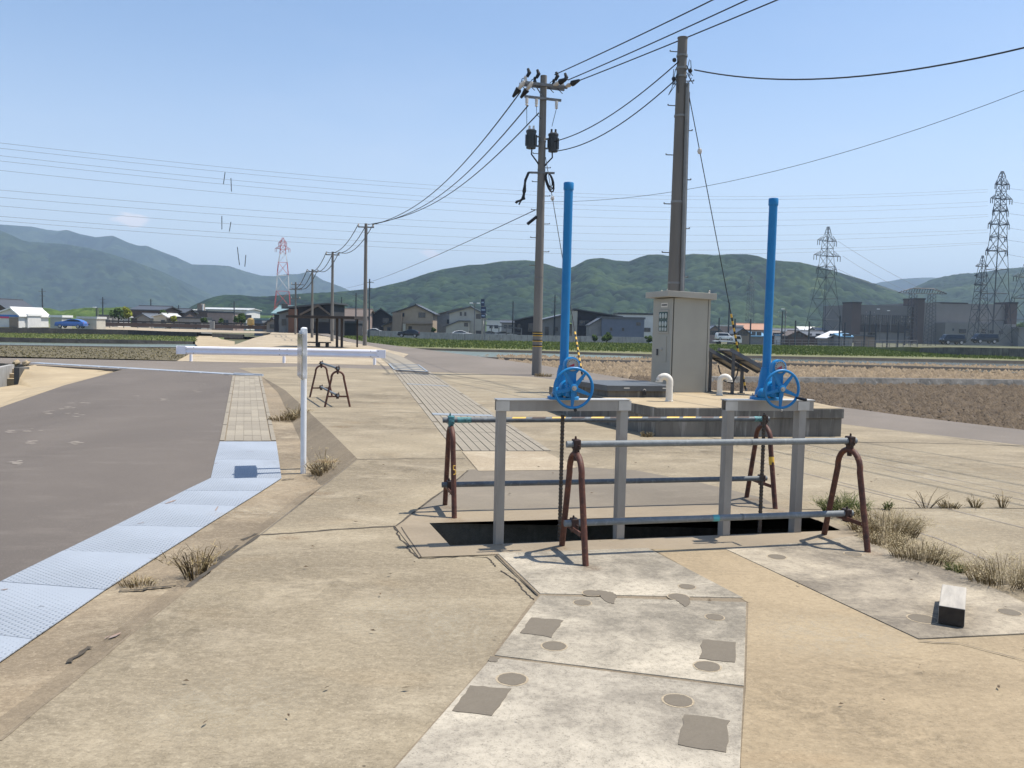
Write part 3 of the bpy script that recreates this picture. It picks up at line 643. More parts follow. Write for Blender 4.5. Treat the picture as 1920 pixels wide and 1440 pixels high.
for x, y in ((22,809),(60,806),(140,776),(128,763),(155,754),(90,772),(60,830),(260,744),(374,720),(372,734),(310,750),(35,865),(140,831)):
    for k in range(5):
        c = GL(x+rnd.gauss(0,7), y+rnd.gauss(0,2.2), .012); r0 = rnd.uniform(.015,.07); mb = MB(); m_ = 9
        mb.v = [(c.x+r0*rnd.uniform(.5,1.2)*math.cos(q*6.283/m_)*1.3, c.y+r0*rnd.uniform(.5,1.2)*math.sin(q*6.283/m_), 0) for q in range(m_)]; mb.v = [(a_, b_, zlow(a_, b_)+.0085) for a_, b_, _ in mb.v]; mb.f = [tuple(range(m_))]; mb.build('pale_speck', M['palestain'], lane, fix=False)
def stain(px, py, rx_, ry_, m, z, rot=0., low=False):
    c = GL(px, py, .012) if low else G(px, py, z); mb = MB(); mb.v = [(math.cos(q*.2618), math.sin(q*.2618), 0) for q in range(24)]; mb.f = [tuple(range(24))]; o = mb.build('stain', M[m], pad, fix=False); o.location = c; o.scale = (rx_, ry_, 1); o.rotation_euler = (0, 0, rot); return o
for a in ((300,1180,.5,.8,'stain_dark',.002),(560,1090,.7,.6,'stain_dark',.002),(760,1150,.5,.5,'stain_pale',.0021),(420,1320,.45,.4,'stain_pale',.002),(860,1180,.3,.5,'stain_pale',.0022),(700,880,1.2,1.3,'stain_dark',.002),(620,930,.9,.7,'stain_dark',.0022),(790,790,1.6,2.,'stain_dark',.002),(720,745,1.5,2.5,'stain_dark',.0022),(900,730,2.5,2.,'stain_pale',.002),
          (1650,860,1.3,1.2,'stain_pale',.002),(1800,900,1.4,1.,'stain_pale',.0022),(1720,985,.6,.5,'stain_pale',.002),(1850,960,.9,.4,'stain_pale',.0021),(1420,850,1.4,1.,'stain_dark',.002),(1250,845,1.6,1.1,'stain_dark',.002),(1750,870,1.1,1.4,'stain_dark',.0021),
          (1500,1330,.5,.4,'stain_dark',.0066),(1700,1380,.4,.35,'stain_dark',.0066),(1560,1190,.5,.45,'stain_pale',.0066),(1650,1260,.6,.3,'stain_dark',.0067),(540,1008,.13,.09,'stain_rust',.0024),(612,865,.2,.16,'stain_rust',.0024),(640,800,.2,.2,'stain_rust',.0024),(600,925,.16,.12,'stain_rust',.0024)): stain(*a)
for x, y, r in ((1105,1063,.09),(1047,1026,.08),(1632,1036,.1),(1541,1006,.09),(849,973,.12),(838,949,.1),(1448,956,.12),(1406,934,.1)): stain(x+4, y+2, r, r*.9, 'stain_rust', .0092 if y > 1030 else .0075)
for a in ((480,960,.5,.35,'stain_pale',0),(380,1045,.3,.4,'stain_dark',0),(210,1190,.3,.5,'stain_dark',0),(560,860,.5,.8,'stain_dark',0)): stain(*a, 0, True)
# ---- fields
M['soil'] = simple('ploughed_soil', (.128,.097,.066), (.07,.053,.038), 2.2, .95, 0, 1., 9, dist=.08)
M['soildry'] = simple('dry_ploughed_soil', (.25,.192,.125), (.12,.092,.063), 2., .95, 0, .8, 7, dist=.06)
M['stubble'] = simple('stubble_field', (.15,.125,.068), (.085,.07,.04), 1.6, .95, 0, .8, 7, dist=.05)
M['grassbase'] = simple('field_grass', (.12,.145,.045), (.08,.1,.03), .8, .95, 0, .5, 9)
M['drygrass'] = simple('pale_bank_grass', (.175,.17,.075), (.12,.12,.05), .8, .95, 0, .5, 9)
M['shadewall'] = stained('shaded_kerb_concrete', (.05,.048,.045), (.03,.03,.029), (.085,.08,.075))  # concrete colour darkened to paint in the shade on walls facing the viewer
M['dike'] = simple('dark_dike_earth', (.062,.054,.046), (.04,.036,.032), 2, .95, 0, .5, 7)
M['water'] = simple('paddy_water', (.07,.075,.055), (.095,.1,.07), .8, .12, 0, .08, 6, spec=.5)
M['watergreen'] = simple('planted_paddy_water', (.12,.135,.075), (.09,.105,.06), 1.1, .3, 0, .1, 6, spec=.5)
ZF = -.5
def clods(name, x0, x1, y0, y1, res, amp, z, m, mask=None):
    nx, ny = int((x1-x0)/res), int((y1-y0)/res); X, Y = np.meshgrid(np.linspace(x0,x1,nx), np.linspace(y0,y1,ny))
    Z = z + amp*(.9*(fbm(X*1.7,Y*2.4,4,3)-.5)*2 + .6*(R.random(X.shape)-.5) + .3*(crowns(X,Y,.55,8)[0]-.6))
    i = np.arange(ny-1)[:,None]*nx+np.arange(nx-1)[None]; Fc = np.stack([i,i+1,i+1+nx,i+nx],-1).reshape(-1,4); V = np.stack([X,Y,Z],-1).reshape(-1,3)
    if mask is not None: c = V[Fc].mean(1); Fc = Fc[mask(c)]
    return struct(np_mesh(name, V, Fc, m))
clods('ploughed_field', 4.5, 34, 11, 37.2, .16, .13, ZF-.06, M['soil'])
clods('ploughed_field', -3, 62, 37.3, 62, .3, .13, ZF-.06, M['soildry'])
def clod_scatter(name, x0, x1, y0, y1, n, s0, s1, z, m):
    P_ = np.stack([R.uniform(x0,x1,n), R.uniform(y0,y1,n), np.full(n,z)],-1); sz = s0+(s1-s0)*R.random(n)**2.5
    B = np.array([(1,0,-.3),(-.5,.87,-.3),(-.5,-.87,-.3),(.1,.1,.7)])[None]*np.stack([1+.5*R.random(n),.7+.5*R.random(n),.7+.6*R.random(n)],-1)[:,None]*sz[:,None,None]
    an = R.random(n)*6.28; c, s = np.cos(an)[:,None], np.sin(an)[:,None]; B = np.stack([B[...,0]*c-B[...,1]*s, B[...,0]*s+B[...,1]*c, B[...,2]],-1)
    V = (P_[:,None]+B).reshape(-1,3); k = np.arange(n)[:,None]*4; Fc = np.concatenate([k+np.array([[0,1,3]]),k+np.array([[1,2,3]]),k+np.array([[2,0,3]])]); o = np_mesh(name, V, Fc, m); o['kind'] = 'stuff'
clod_scatter('soil_clods', 5, 32, 13, 37, 26000, .04, .17, ZF+.01, M['soil'])
clod_scatter('soil_clods', -1, 60, 37.5, 60, 22000, .06, .22, ZF+.01, M['soildry'])
def band(name, tri, z, m, kind='structure'):
    up = [G(x,a,z) for x,a,b in tri]; dn = [G(x,b,z) for x,a,b in tri]; return sheet(name, [dn+up[::-1]], m, None, None, None, kind)
def dike(name, tri, z, m, par=None):                     # earth bank: near face between two lines, top behind it
    mb = MB(); n = len(tri)
    for x, a, b in tri:
        p = G(x,b,z); d = ray(x,a); q = Vector((0,0,EYE))+d*((p.y+.25)/d.y); mb.v += [tuple(p-Vector((0,0,.1))), tuple(q), (q.x,q.y+.5,q.z), (q.x,q.y+.8,z-.1)]
    for i in range(n-1):
        for k in range(3): mb.f.append((4*i+k,4*i+4+k,4*i+5+k,4*i+1+k))
    return struct(mb.build(name, m, fix=False))
g1 = [(600,625,634),(640,626,641),(688,630,646),(780,635,650),(870,638,652),(1000,640.5,655),(1210,644,660),(1430,647,664),(1600,650,667),(1730,655,669),(1930,672,674)]
band('grass_field', g1, ZF-.04, M['grassbase'])
band('grass_bank', [(688,646,648),(780,650,653),(1000,654,658),(1210,659,665),(1430,663,668),(1600,666,671),(1930,673,678)], ZF-.03, M['drygrass'])
band('paddy_water', [(720,648,651),(790,654,660),(880,657.5,669),(1000,661,674),(1210,667.5,677)], ZF, M['watergreen'])
band('paddy_water', [(1205,667.5,677),(1330,670,680),(1500,671.5,684),(1700,676,689),(1930,680,694)], ZF+.002, M['water'])
band('paddy_water', [(1770,692,693.5),(1810,690,696),(1930,690,700)], ZF+.05, M['water'])
dike('earth_bank', [(775,652.6,655.5),(880,655,659),(1000,657.5,661.8),(1210,664,668),(1430,667.5,671.5),(1600,670.5,675),(1930,677,682)], ZF, M['dike'])
dike('earth_bank', [(866,668,670.5),(920,670,674),(1000,672.5,677.5),(1210,676.5,681),(1430,680,686),(1600,684,690),(1930,692,698)], ZF, M['dike'])
dike('field_kerb', [(1325,706.5,717),(1430,707.5,718),(1560,708.5,720),(1750,710.5,721.5),(1930,713,724)], ZF+.02, M['wallcon'])
def blades(name, zone, n, h, wd, m, z, tints=(.2,.9), lean=.4):
    P_ = []; tri = geometry.tessellate_polygon([[Vector((p.x,p.y,0)) for p in zone]]); A = []
    for t_ in tri: a,b,c = (np.array(zone[i][:2]) for i in t_); A.append((abs(np.cross(b-a,c-a)),a,b,c))
    tot = sum(a[0] for a in A)
    for ar,a,b,c in A:
        k = int(n*ar/tot); u = R.random((k,2)); s = u.sum(1) > 1; u[s] = 1-u[s]; P_.append(a+u[:,:1]*(b-a)+u[:,1:]*(c-a))
    P_ = np.concatenate(P_); k = len(P_); an = R.random(k)*6.283; hh = h*(.5+.8*R.random(k)); ww = wd*(.6+.8*R.random(k))
    dx, dy = np.cos(an)*ww, np.sin(an)*ww; zz = np.full(k, z)
    V = np.stack([np.stack([P_[:,0]-dx,P_[:,1]-dy,zz],-1), np.stack([P_[:,0]+dx,P_[:,1]+dy,zz],-1), np.stack([P_[:,0]+hh*lean*(R.random(k)-.5)*2,P_[:,1]+hh*lean*(R.random(k)-.5)*2,zz+hh],-1)],1).reshape(-1,3)
    tint = np.repeat(tints[0]+(tints[1]-tints[0])*R.random(k),3); o = np_mesh(name, V, np.arange(3*k).reshape(-1,3), m, tint); o['kind'] = 'stuff'; return o
M['blade'] = forest_mat('grass_blades', (.09,.125,.035), (.14,.18,.05), (.18,.21,.06), (.3,.27,.11))
zone = [G(x,b,ZF) for x,a,b in g1]+[G(x,a,ZF) for x,a,b in reversed(g1)]
blades('field_grass', zone, 36000, .2, .07, M['blade'], ZF-.05)
M['strawblade'] = forest_mat('stubble_blades', (.08,.07,.03), (.16,.135,.065), (.24,.2,.1), (.34,.29,.16))
# left fields, terraced down
band('stubble_field', [(-200,640,664),(0,646.5,668),(120,648.5,671),(240,650.5,673),(330,652,676),(345,654,672),(395,652,662)], -1.3, M['stubble'])
band('paddy_water', [(-200,636,641),(0,640.5,646.5),(240,643.5,650),(400,646,652.5)], -1.28, M['watergreen'])
dike('earth_bank', [(-200,644.3,645.3),(0,646.4,648),(240,650,652.3),(330,651,653)], -1.3, M['dike'])
dike('field_kerb', [(-200,629,636),(0,632.5,641),(120,635,643),(240,637,644.5),(362,640.5,645)], -1.27, M['shadewall'])
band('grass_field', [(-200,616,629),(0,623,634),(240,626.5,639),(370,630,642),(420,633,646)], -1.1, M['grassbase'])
dike('retaining_kerb', [(-200,609,619),(0,614,625),(120,616,626.5),(240,618.5,628.5),(369,623.5,632)], -1.12, M['shadewall'])
dike('retaining_kerb', [(398,625,633),(456,627.3,633.5)], -1.12, M['shadewall'])
band('pale_lane', [(170,611,618),(240,613,619.5),(320,615.5,621.5),(440,620,624),(520,622.4,625)], -.45, M['pad_far'])
band('pale_lane', [(-200,606,612),(0,606,613.5),(100,607,614),(180,610,617)], -.42, M['drygrass'])
band('concrete_ramp', [(366,633,645),(372,625,650),(396,626,655),(415,636,655),(440,640,648)], -1.05, M['wingcon'])
b1 = GP([(332,676.5),(362,660),(398,652),(420,655),(400,664),(372,677)], -.3); sheet('concrete_bank', [b1], M['wingcon'])
zone = [G(x,b,-1.1) for x,b in ((0,634),(240,639),(370,642))]+[G(x,a,-1.1) for x,a in ((370,630),(240,626.5),(0,623))]
blades('field_grass', zone, 9000, .16, .07, M['blade'], -1.12, (.5,1.))
zs_ = [G(x,b,-1.3) for x,b in ((-60,667),(120,671),(240,673),(330,675))]+[G(x,a,-1.3) for x,a in ((395,653),(330,652),(240,651),(120,649),(-60,646))]
blades('stubble', zs_, 3500, .07, .06, M['strawblade'], -1.3)
zone = GP([(1560,1006),(1600,1008),(1700,1050),(1640,1040)],0)
# retaining wall, bank and road at the far right
rw = thing('retaining_wall', 'long grey concrete retaining wall below the far right road', 'wall', tuple(G(1800,664,-.6)))
p = [G(1640,654.5,-.6), G(1730,663,-.6), G(1800,667.5,-.6), G(1960,671.5,-.6)]; H_ = (.12,.7,.95,1.0)
mb = MB()
for q, h in zip(p, H_): mb.v += [tuple(q-Vector((0,0,.3))), tuple(q+Vector((0,0,h))), (q.x,q.y+.35,q.z+h), (q.x,q.y+.35,q.z-.3)]
for i in range(3):
    for k in range(4): mb.f.append((4*i+k,4*i+4+k,4*i+4+(k+1)%4,4*i+(k+1)%4))
mb.build('wall_face', M['wallcon'], rw, True)
bk = MB()
for q, h in zip(p, H_): bk.v += [(q.x,q.y+.3,q.z+h-.02),(q.x,q.y+4,q.z+h-.02),(q.x,q.y+5.5,-1.4)]
for i in range(3): bk.f += [(3*i,3*i+3,3*i+4,3*i+1),(3*i+1,3*i+4,3*i+5,3*i+2)]
struct(bk.build('grass_bank', M['drygrass'], fix=False))
# ------------------------------------------------------------------ sluice gate frames
PI = math.pi
RXf = Matrix.Rotation(PI/2, 3, 'X')     # lathe axis -> towards the viewer side (-y local)
def gate(pL, pR, pipe_top, yaw, label, wheel_handle, over):
    mid = (pL+pR)/2; w = (pR-pL).length; t = thing('sluice_gate_hoist', label, 'sluice gate', (mid.x, mid.y, 0), yaw, 'sluice gate hoists over the pit')
    h = 1.06; hw = w/2; d = .085
    for sx in (-1, 1):                  # channel legs
        x = sx*hw; s = -sx
        mb = MB().bx(x-.03, x+.03, -d/2, -d/2+.008, -1.55, h-.075)            # web
        mb.bx(x-.03, x-.022, -d/2+.008, d/2, -1.55, h-.075); mb.bx(x+.022, x+.03, -d/2+.008, d/2, -1.55, h-.075)
        mb.build('leg', M['galv'], t)
    x0, x1 = -hw-.035, hw+.035+over
    for y in (-d/2-.004, d/2):
        MB().bx(x0, x1, y, y+.008, h-.078, h).build('beam', M['galv'], t)
    MB().bx(x0-.006, x1+.006, -d/2-.012, d/2+.016, h, h+.008).build('top_plate', M['galvlight'], t)
    for sx in (-1, 1): MB().bx(sx*hw-.05, sx*hw+.05, -d/2-.01, -d/2-.0045, h-.075, h-.004).build('gusset', M['galvlight'], t)
    # threaded stem
    mb = MB(); n = 90; prof = []
    for i in range(n):
        z = -1.5+(h+1.4)*i/n; prof += [(.0135, z), (.0165, z+.004), (.0165, z+.012), (.0135, z+.016)]
    mb.lathe(prof, 8); mb.build('threaded_stem', M['screw'], t, smooth=False)
    zt = h+.008
    # gear housing with cover pipe
    mb = MB().lathe([(.118,zt),(.118,zt+.018),(.085,zt+.024),(.078,zt+.07),(.062,zt+.1),(.05,zt+.2),(.04,zt+.24),(.04,zt+.25)], 24); hs = mb.build('gear_housing', M['bluegear'], t, smooth=True)
    for k in range(6):
        q = k*PI/3+.3; MB().lathe([(.011,0),(.011,.013),(.006,.014),(.006,.024)], 6, (.098*math.cos(q), .098*math.sin(q), zt+.018)).build('bolt', M['steel'], hs)
    mb = MB().box((0,-.12,zt+.075), (.075,.17,.085)).lathe([(.062,-.03),(.062,.03)], 16, (0,-.1,zt+.085), RXf)
    mb.ball((-.055,-.06,zt+.05), .045, 10); mb.build('bevel_gear_case', M['bluegear'], t, smooth=True, bevel=.006)
    c = []                              # dial column: straight sides, rounded top
    for k in range(13): q = PI*k/12; c.append((.058*math.cos(q), zt+.262+.058*math.sin(q)))
    c = [(.034, zt+.05), (.034, zt+.2), (.058, zt+.225)] + c + [(-.058, zt+.225), (-.034, zt+.2), (-.034, zt+.05)]
    dc = MB().extr(c, -.195, -.145, 'y').build('dial_column', M['bluegear'], t, bevel=.005)
    MB().lathe([(.05,0),(.05,.006),(.044,.008)], 24, (0,-.192,zt+.262), RXf).build('dial_bezel', M['blue'], dc, smooth=True)
    MB().lathe([(.0001,0),(.045,0),(.045,-.002)], 24, (0,-.2012,zt+.262), RXf).build('dial_face', M['dial'], dc)
    MB().extr([(-.034,zt+.252),(.012,zt+.272),(.012,zt+.25)], -.2035, -.2015, 'y').build('pointer', M['red'], dc)
    mk = MB()
    for k in range(9): q = PI*k/8; mk.box((.037*math.cos(q), -.2025, zt+.262+.037*math.sin(q)), (.004,.0012,.009), m=Matrix.Rotation(PI/2-q, 3, 'Y'))
    mk.build('scale_marks', M['black'], dc)
    for k in (-1, 1): MB().lathe([(.004,0),(.004,.006)], 6, (k*.04,-.2,zt+.3), RXf).build('screw_head', M['steel'], dc)
    # handwheel
    wz = zt+.098; wy = -.235; r = .142
    wh = MB().tube([(r*math.cos(q), wy, wz+r*math.sin(q)) for q in [2*PI*k/40 for k in range(40)]], .0105, 10, True).build('handwheel', M['blue'], t, smooth=True)
    for k in range(5):
        q = -PI/2-.06+k*2*PI/5; Q = Matrix.Rotation(-q, 3, 'Y')
        MB().add([tuple(Vector((0,wy,wz)) + Q @ Vector(v)) for v in ((.02,-.006,-.017),(.138,-.006,-.009),(.138,-.006,.009),(.02,-.006,.017),(.02,.006,-.017),(.138,.006,-.009),(.138,.006,.009),(.02,.006,.017))],
                 [(0,1,2,3),(4,7,6,5),(0,4,5,1),(1,5,6,2),(2,6,7,3),(3,7,4,0)]).build('spoke', M['blue'], wh, bevel=.003)
    MB().lathe([(.032,-.02),(.034,-.006),(.03,.012),(.022,.016)], 18, (0,wy,wz), RXf).build('hub', M['blue'], wh, smooth=True)
    MB().lathe([(.018,.012),(.018,.02),(.008,.021),(.008,.028)], 12, (0,wy,wz), RXf).build('shaft_nut', M['steel'], wh)
    MB().tube([(0,wy+.02,wz),(0,-.08,wz)], .014, 10).build('shaft', M['steel'], t)
    if wheel_handle:
        q = -.48; p = Vector((r*math.cos(q), wy, wz+r*math.sin(q)))
        MB().tube([p, p+Vector((.005,-.04,-.002)), p+Vector((.012,-.11,-.006))], [.008,.011,.012], 10).build('crank_grip', M['black'], wh, smooth=True)
        MB().ball((0,wy-.01,wz-r-.018), .01, 8).build('lock_knob', M['steel'], wh)
    else:
        MB().tube([(.012,wy-.01,wz-r-.014),(.012,wy-.022,wz-r-.014)], .011, 10).build('lock_knob', M['black'], wh)
    # stem cover pipe
    zp = pipe_top; pp = MB().tube([(0,0,zt+.24),(0,0,zp-.05)], .0325, 20).build('cover_pipe', M['blue'], t, smooth=True)
    MB().lathe([(.0365,zp-.055),(.0375,zp-.05),(.0375,zp-.006),(.034,zp),(.0001,zp+.001)], 20).build('pipe_cap', M['blue'], pp, smooth=True)
    return t
gl, gr2 = Vector((-.08,6.2,0)), Vector((.842,6.46,0))
YAW = math.radians(13.5)
gate(Vector((-.075,6.185,0)), Vector((.838,6.425,0)), D(1067,342,6.30).z, math.radians(14.5), 'left sluice gate frame with tall blue stem pipe and blue handwheel', False, 0)
gate(Vector((1.688,6.60,0)), Vector((2.29,6.755,0)), D(1447,372,6.68).z, math.radians(13.5), 'right narrower sluice gate frame whose blue handwheel has a black crank grip', True, .055)

# ------------------------------------------------------------------ tube barricades
def hairpin(sp, h, ra, r):              # A-frame bent from one tube, in the local y-z plane
    pts = []; a = sp/2; top = h-r
    ang = math.atan2(a-ra*.96, top-ra); 
    for k in range(13):
        q = -.12+(PI+.24)*k/12; pts.append((0, ra*math.cos(q), top-ra+ra*math.sin(q)))
    return [(0, a, 0)] + pts + [(0, -a, 0)]
def barricade(label, a, b, sp, matleg, matrail, near, zrail=.79, zlow_=.235, r=.022, ov=(.07,.05), bands=None, h=.775):
    mid = (a+b)/2; L = (b-a).length; yaw = math.atan2((b-a).y, (b-a).x)
    t = thing('pipe_barricade', label, 'barricade', (mid.x, mid.y, a.z), yaw, 'pipe barricades on the concrete pad')
    for sx in (-1, 1):
        x = sx*L/2
        lg = MB().tube([(x,p[1],p[2]) for p in hairpin(sp, h-.03, .135*sp/.54, r)], r, 12).build('leg_frame', matleg, t, smooth=True)
        hb_ = (sp/2)*(1-.215/(h-.1))+.02
        mb = MB().bx(x-.022, x+.022, -hb_, hb_, .185, .192); mb.bx(x-.022, x-.016, -hb_, hb_, .192, .215); mb.build('crossbar', matleg, lg)
        for z in (zrail, zlow_):
            cl = MB().box((x,0,z), (.05,.07,.07)).box((x,.0,z-.045), (.04,.05,.04)).tube([(x+.01,-.05,z-.01),(x+.01,.055,z-.01)], .008, 6).tube([(x-.012,-.02,z),(x-.012,-.02,z+.06)], .007, 6)
            cl.build('clamp', M['teal'] if (not near and sx < 0 and z > .5) else M['rustdark'], lg, bevel=.008)
        MB().tube([(x,.0,h-.1),(x,.0,zrail-.03)], .018, 8).build('clamp_bolt', M['rustdark'], lg)
    for z, nm in ((zrail, 'top_rail'), (zlow_, 'lower_rail')):
        x0, x1 = -L/2-ov[0], L/2+ov[1]
        rl = MB().tube([(x0,0,z),(x1,0,z)], r+.0015, 14).build(nm, matrail, t, smooth=True)
        if bands and z == zrail:
            for k, (u, m) in enumerate(bands):
                c = x0+(x1-x0)*u; hb2 = MB(); hw_ = .06
                if m is M['teal']: hb2.tube([(c-hw_,0,z),(c+hw_,0,z)], r+.003, 14)
                else:  # half wrap: sunlit top and shaded underside are put into the tape's shape
                    for q in range(7):
                        an = math.radians(35+q*18); sk = .03*(q/6-.5); hb2.v += [(c-hw_+sk, -math.cos(an)*(r+.003), z+math.sin(an)*(r+.003)), (c+hw_+sk, -math.cos(an)*(r+.003), z+math.sin(an)*(r+.003))]
                    hb2.f = [(2*q,2*q+1,2*q+3,2*q+2) for q in range(6)]
                hb2.build('tape_band', m, rl, smooth=True, fix=False)
        elif z != zrail and near:
            MB().tube([(-.03,0,z),(.02,0,z)], r+.003, 14).build('tape_band', M['tealspot'], rl, smooth=True)
            MB().tube([(.2,0,z),(.215,0,z)], r+.004, 14).build('pipe_joint', M['raildark'], rl, smooth=True)
        else: MB().tube([(.25,0,z),(.262,0,z)], r+.003, 14).build('pipe_joint', M['raildark'], rl, smooth=True)
    return t
M['tealspot'] = simple('turquoise_paint', (.05,.4,.45), (.1,.3,.33), 9, .5)
NLp, NRp = (G(1105,1062)+G(1047,1025))/2, (G(1632,1035)+G(1540,1005))/2
FLp, FRp = (G(849,972)+G(837,948))/2, (G(1448,955)+G(1405,933))/2
near_b = barricade('front pipe barricade with rusty legs and plain grey rails, nearest the viewer', NLp, NRp, .54, M['rust'], M['rail'], True)
yb = [(.22+.0585*k*1.0, M['yellow'] if k % 2 == 0 else M['rustdark']) for k in range(9)] + [(.74+.0585*k, M['yellow'] if k % 2 == 0 else M['rustdark']) for k in range(4)] + [(.06, M['teal']), (.97, M['teal'])]
far_b = barricade('rear pipe barricade with yellow and black tape on its top rail, behind the gates', FLp, FRp, .53, M['rust'], M['raildark'], False, bands=yb, h=.78)
p0 = [c for c in far_b.children if c.name.startswith('leg_frame')]
Lf = (FRp-FLp).length/2
for yy, zz in ((-.10,.44),(-.097,.46),(-.093,.48)): pass
mb = MB().tube([(Lf,-.172,.39),(Lf,-.158,.46)], .0245, 12); mb.build('paint_mark', M['yellow'], p0[1])
mb = MB()
for q in (((-Lf-.006,-.178,.43),(-Lf+.012,-.178,.43)), ((-Lf-.006,-.178,.43),(-Lf-.006,-.186,.40)), ((-Lf-.006,-.186,.40),(-Lf+.012,-.187,.395)), ((-Lf+.012,-.187,.395),(-Lf+.012,-.194,.365)), ((-Lf+.012,-.194,.365),(-Lf-.006,-.195,.36))):
    mb.tube([Vector(q[0])+Vector((0,-.023,0)), Vector(q[1])+Vector((0,-.023,0))], .004, 5)
mb.build('paint_mark', M['yellow'], p0[0])
sA, sB = (G(608,763.5)+G(657,762.5))/2, (G(580,745)+G(624,745))/2
barricade('small distant pipe barricade with two rusty A frames behind the white sign post', sA, sB, .47, M['rust'], M['rail'], True, .73, .22, .02, (.05,.03), None, .72)

# ------------------------------------------------------------------ white sign on two posts, seen edge on
P1 = GL(568.5, 887.5); los = Vector((P1.x, P1.y, 0)).normalized()
sg = thing('signboard', 'white twin-post signboard seen edge on, standing beside the pale blue plates', 'sign', P1)
P2 = P1 + los*.3 + Vector((.004, 0, 0))
for k, p in enumerate((P1, P2)):
    q = D(570.5, 616, P1.y); hgt = q.z-P1.z-(.0 if k == 0 else -.0)
    lx = p-P1; po = MB().tube([(lx.x,lx.y,-.1),(lx.x,lx.y,hgt)], .034, 14).build('post', M['whitepost'], sg, smooth=True)
    MB().lathe([(.036,hgt-.012),(.036,hgt+.006),(.02,hgt+.014),(.0001,hgt+.015)], 14, (lx.x,lx.y,0)).build('post_cap', M['whitepost'], po, smooth=True)
    for zz in (hgt-.05, hgt-.3, hgt-.56):
        MB().tube([(lx.x,lx.y,zz-.016),(lx.x,lx.y,zz+.016)], .039, 14).build('post_clamp', M['whitepost'], po, smooth=True)
h1 = D(570.5,616,P1.y).z-P1.z
pd = Vector((-.305,.952,0)).normalized(); side = Vector((-.952,-.305,0))
c0 = los*.15 + side*.04
def panel(c, L, z0, z1, th):
    a = c-pd*L/2; b = c+pd*L/2; return MB().slab([a+side*th, b+side*th, b, a], z0, z1)
MB().bx(-.012,.05,-.05,-.036,h1-.6,h1+.0).bx(-.03,-.012,-.05,.01,h1-.6,h1).build('sign_frame', M['whitepost'], sg, bevel=.006)
panel(c0, .8, h1-.6, h1-.06, .012).build('sign_panel', M['signback'], sg, bevel=.002)
for zz in (h1-.05, h1-.3, h1-.56): panel(c0-side*.02, .6, zz-.018, zz+.018, .02).build('stiffener', M['whitepost'], sg)
MB().tube([(los*.15+Vector((0,0,h1-.03)))-pd*.2, (los*.15+Vector((0,0,h1-.03)))+pd*.2], .012, 8).build('cross_tie', M['whitepost'], sg)

# ------------------------------------------------------------------ plinth with cabinet, hatch, vents, panels
pz = .44
PB = [Vector((2.16,12.64,0)), Vector((5.11,13.14,0)), Vector((4.86,16.4,0)), Vector((.75,16.6,0)), Vector((1.08,15.33,0))]
pn = thing('plinth', 'raised concrete platform carrying the cabinet, with streaked grey sides', 'platform', (3.2,14.5,0))
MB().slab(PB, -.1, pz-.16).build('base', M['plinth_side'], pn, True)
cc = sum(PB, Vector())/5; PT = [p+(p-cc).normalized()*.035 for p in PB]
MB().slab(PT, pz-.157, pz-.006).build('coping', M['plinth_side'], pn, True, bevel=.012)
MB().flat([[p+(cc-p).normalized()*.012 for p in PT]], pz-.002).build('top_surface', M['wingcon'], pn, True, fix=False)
cbl, cbc, cbr = G(1217.5,700,pz), G(1258,735.5,pz), G(1323,735.5,pz)
W = (cbr-cbc).length+.02; dpth = .75; ya = math.atan2((cbr-cbc).y, (cbr-cbc).x)
cbm = D(1291,735.5,cbc.y)
cb = thing('control_cabinet', 'tall beige grey electrical control cabinet with meter window on the platform', 'cabinet', (cbc.x, cbc.y, pz), ya-math.radians(3))
Hc = 1.74; dpth = .92
MB().bx(0, W, 0, dpth, .0, Hc).build('cabinet_body', M['cab'], cb, bevel=.004)
MB().bx(-.008, .001, .012, dpth-.012, .02, Hc-.01).build('gasket', M['gasket'], cb)
MB().bx(-.03, -.008, .004, dpth-.004, .015, Hc-.006).build('door', M['cab'], cb, bevel=.005)
MB().bx(W-.05, W-.043, -.004, -.0005, 0, Hc).build('panel_seam', M['gasket'], cb); MB().bx(.0, .006, -.004, -.0005, 0, Hc).build('panel_seam', M['gasket'], cb)
rf_ = MB(); rf_.add([(-.16,-.09,Hc+.015),(W+.07,-.09,Hc-.02),(W+.07,dpth+.09,Hc-.02),(-.16,dpth+.09,Hc+.015),(-.16,-.09,Hc+.125),(W+.07,-.09,Hc+.095),(W+.07,dpth+.09,Hc+.095),(-.16,dpth+.09,Hc+.125)],
    [(0,3,2,1),(4,5,6,7),(0,1,5,4),(1,2,6,5),(2,3,7,6),(3,0,4,7)]); rfo = rf_.build('cabinet_roof', M['cabtop'], cb, bevel=.006)
for x, y in ((-.1,.1),(-.02,.55),(W+.02,.12),(.3,.7)):
    MB().tube([(x,y+.024*math.cos(q),Hc+.13+.024*math.sin(q)) for q in [2*PI*k/12 for k in range(12)]], .007, 6, True).build('lifting_eye', M['steel'], rfo, smooth=True)
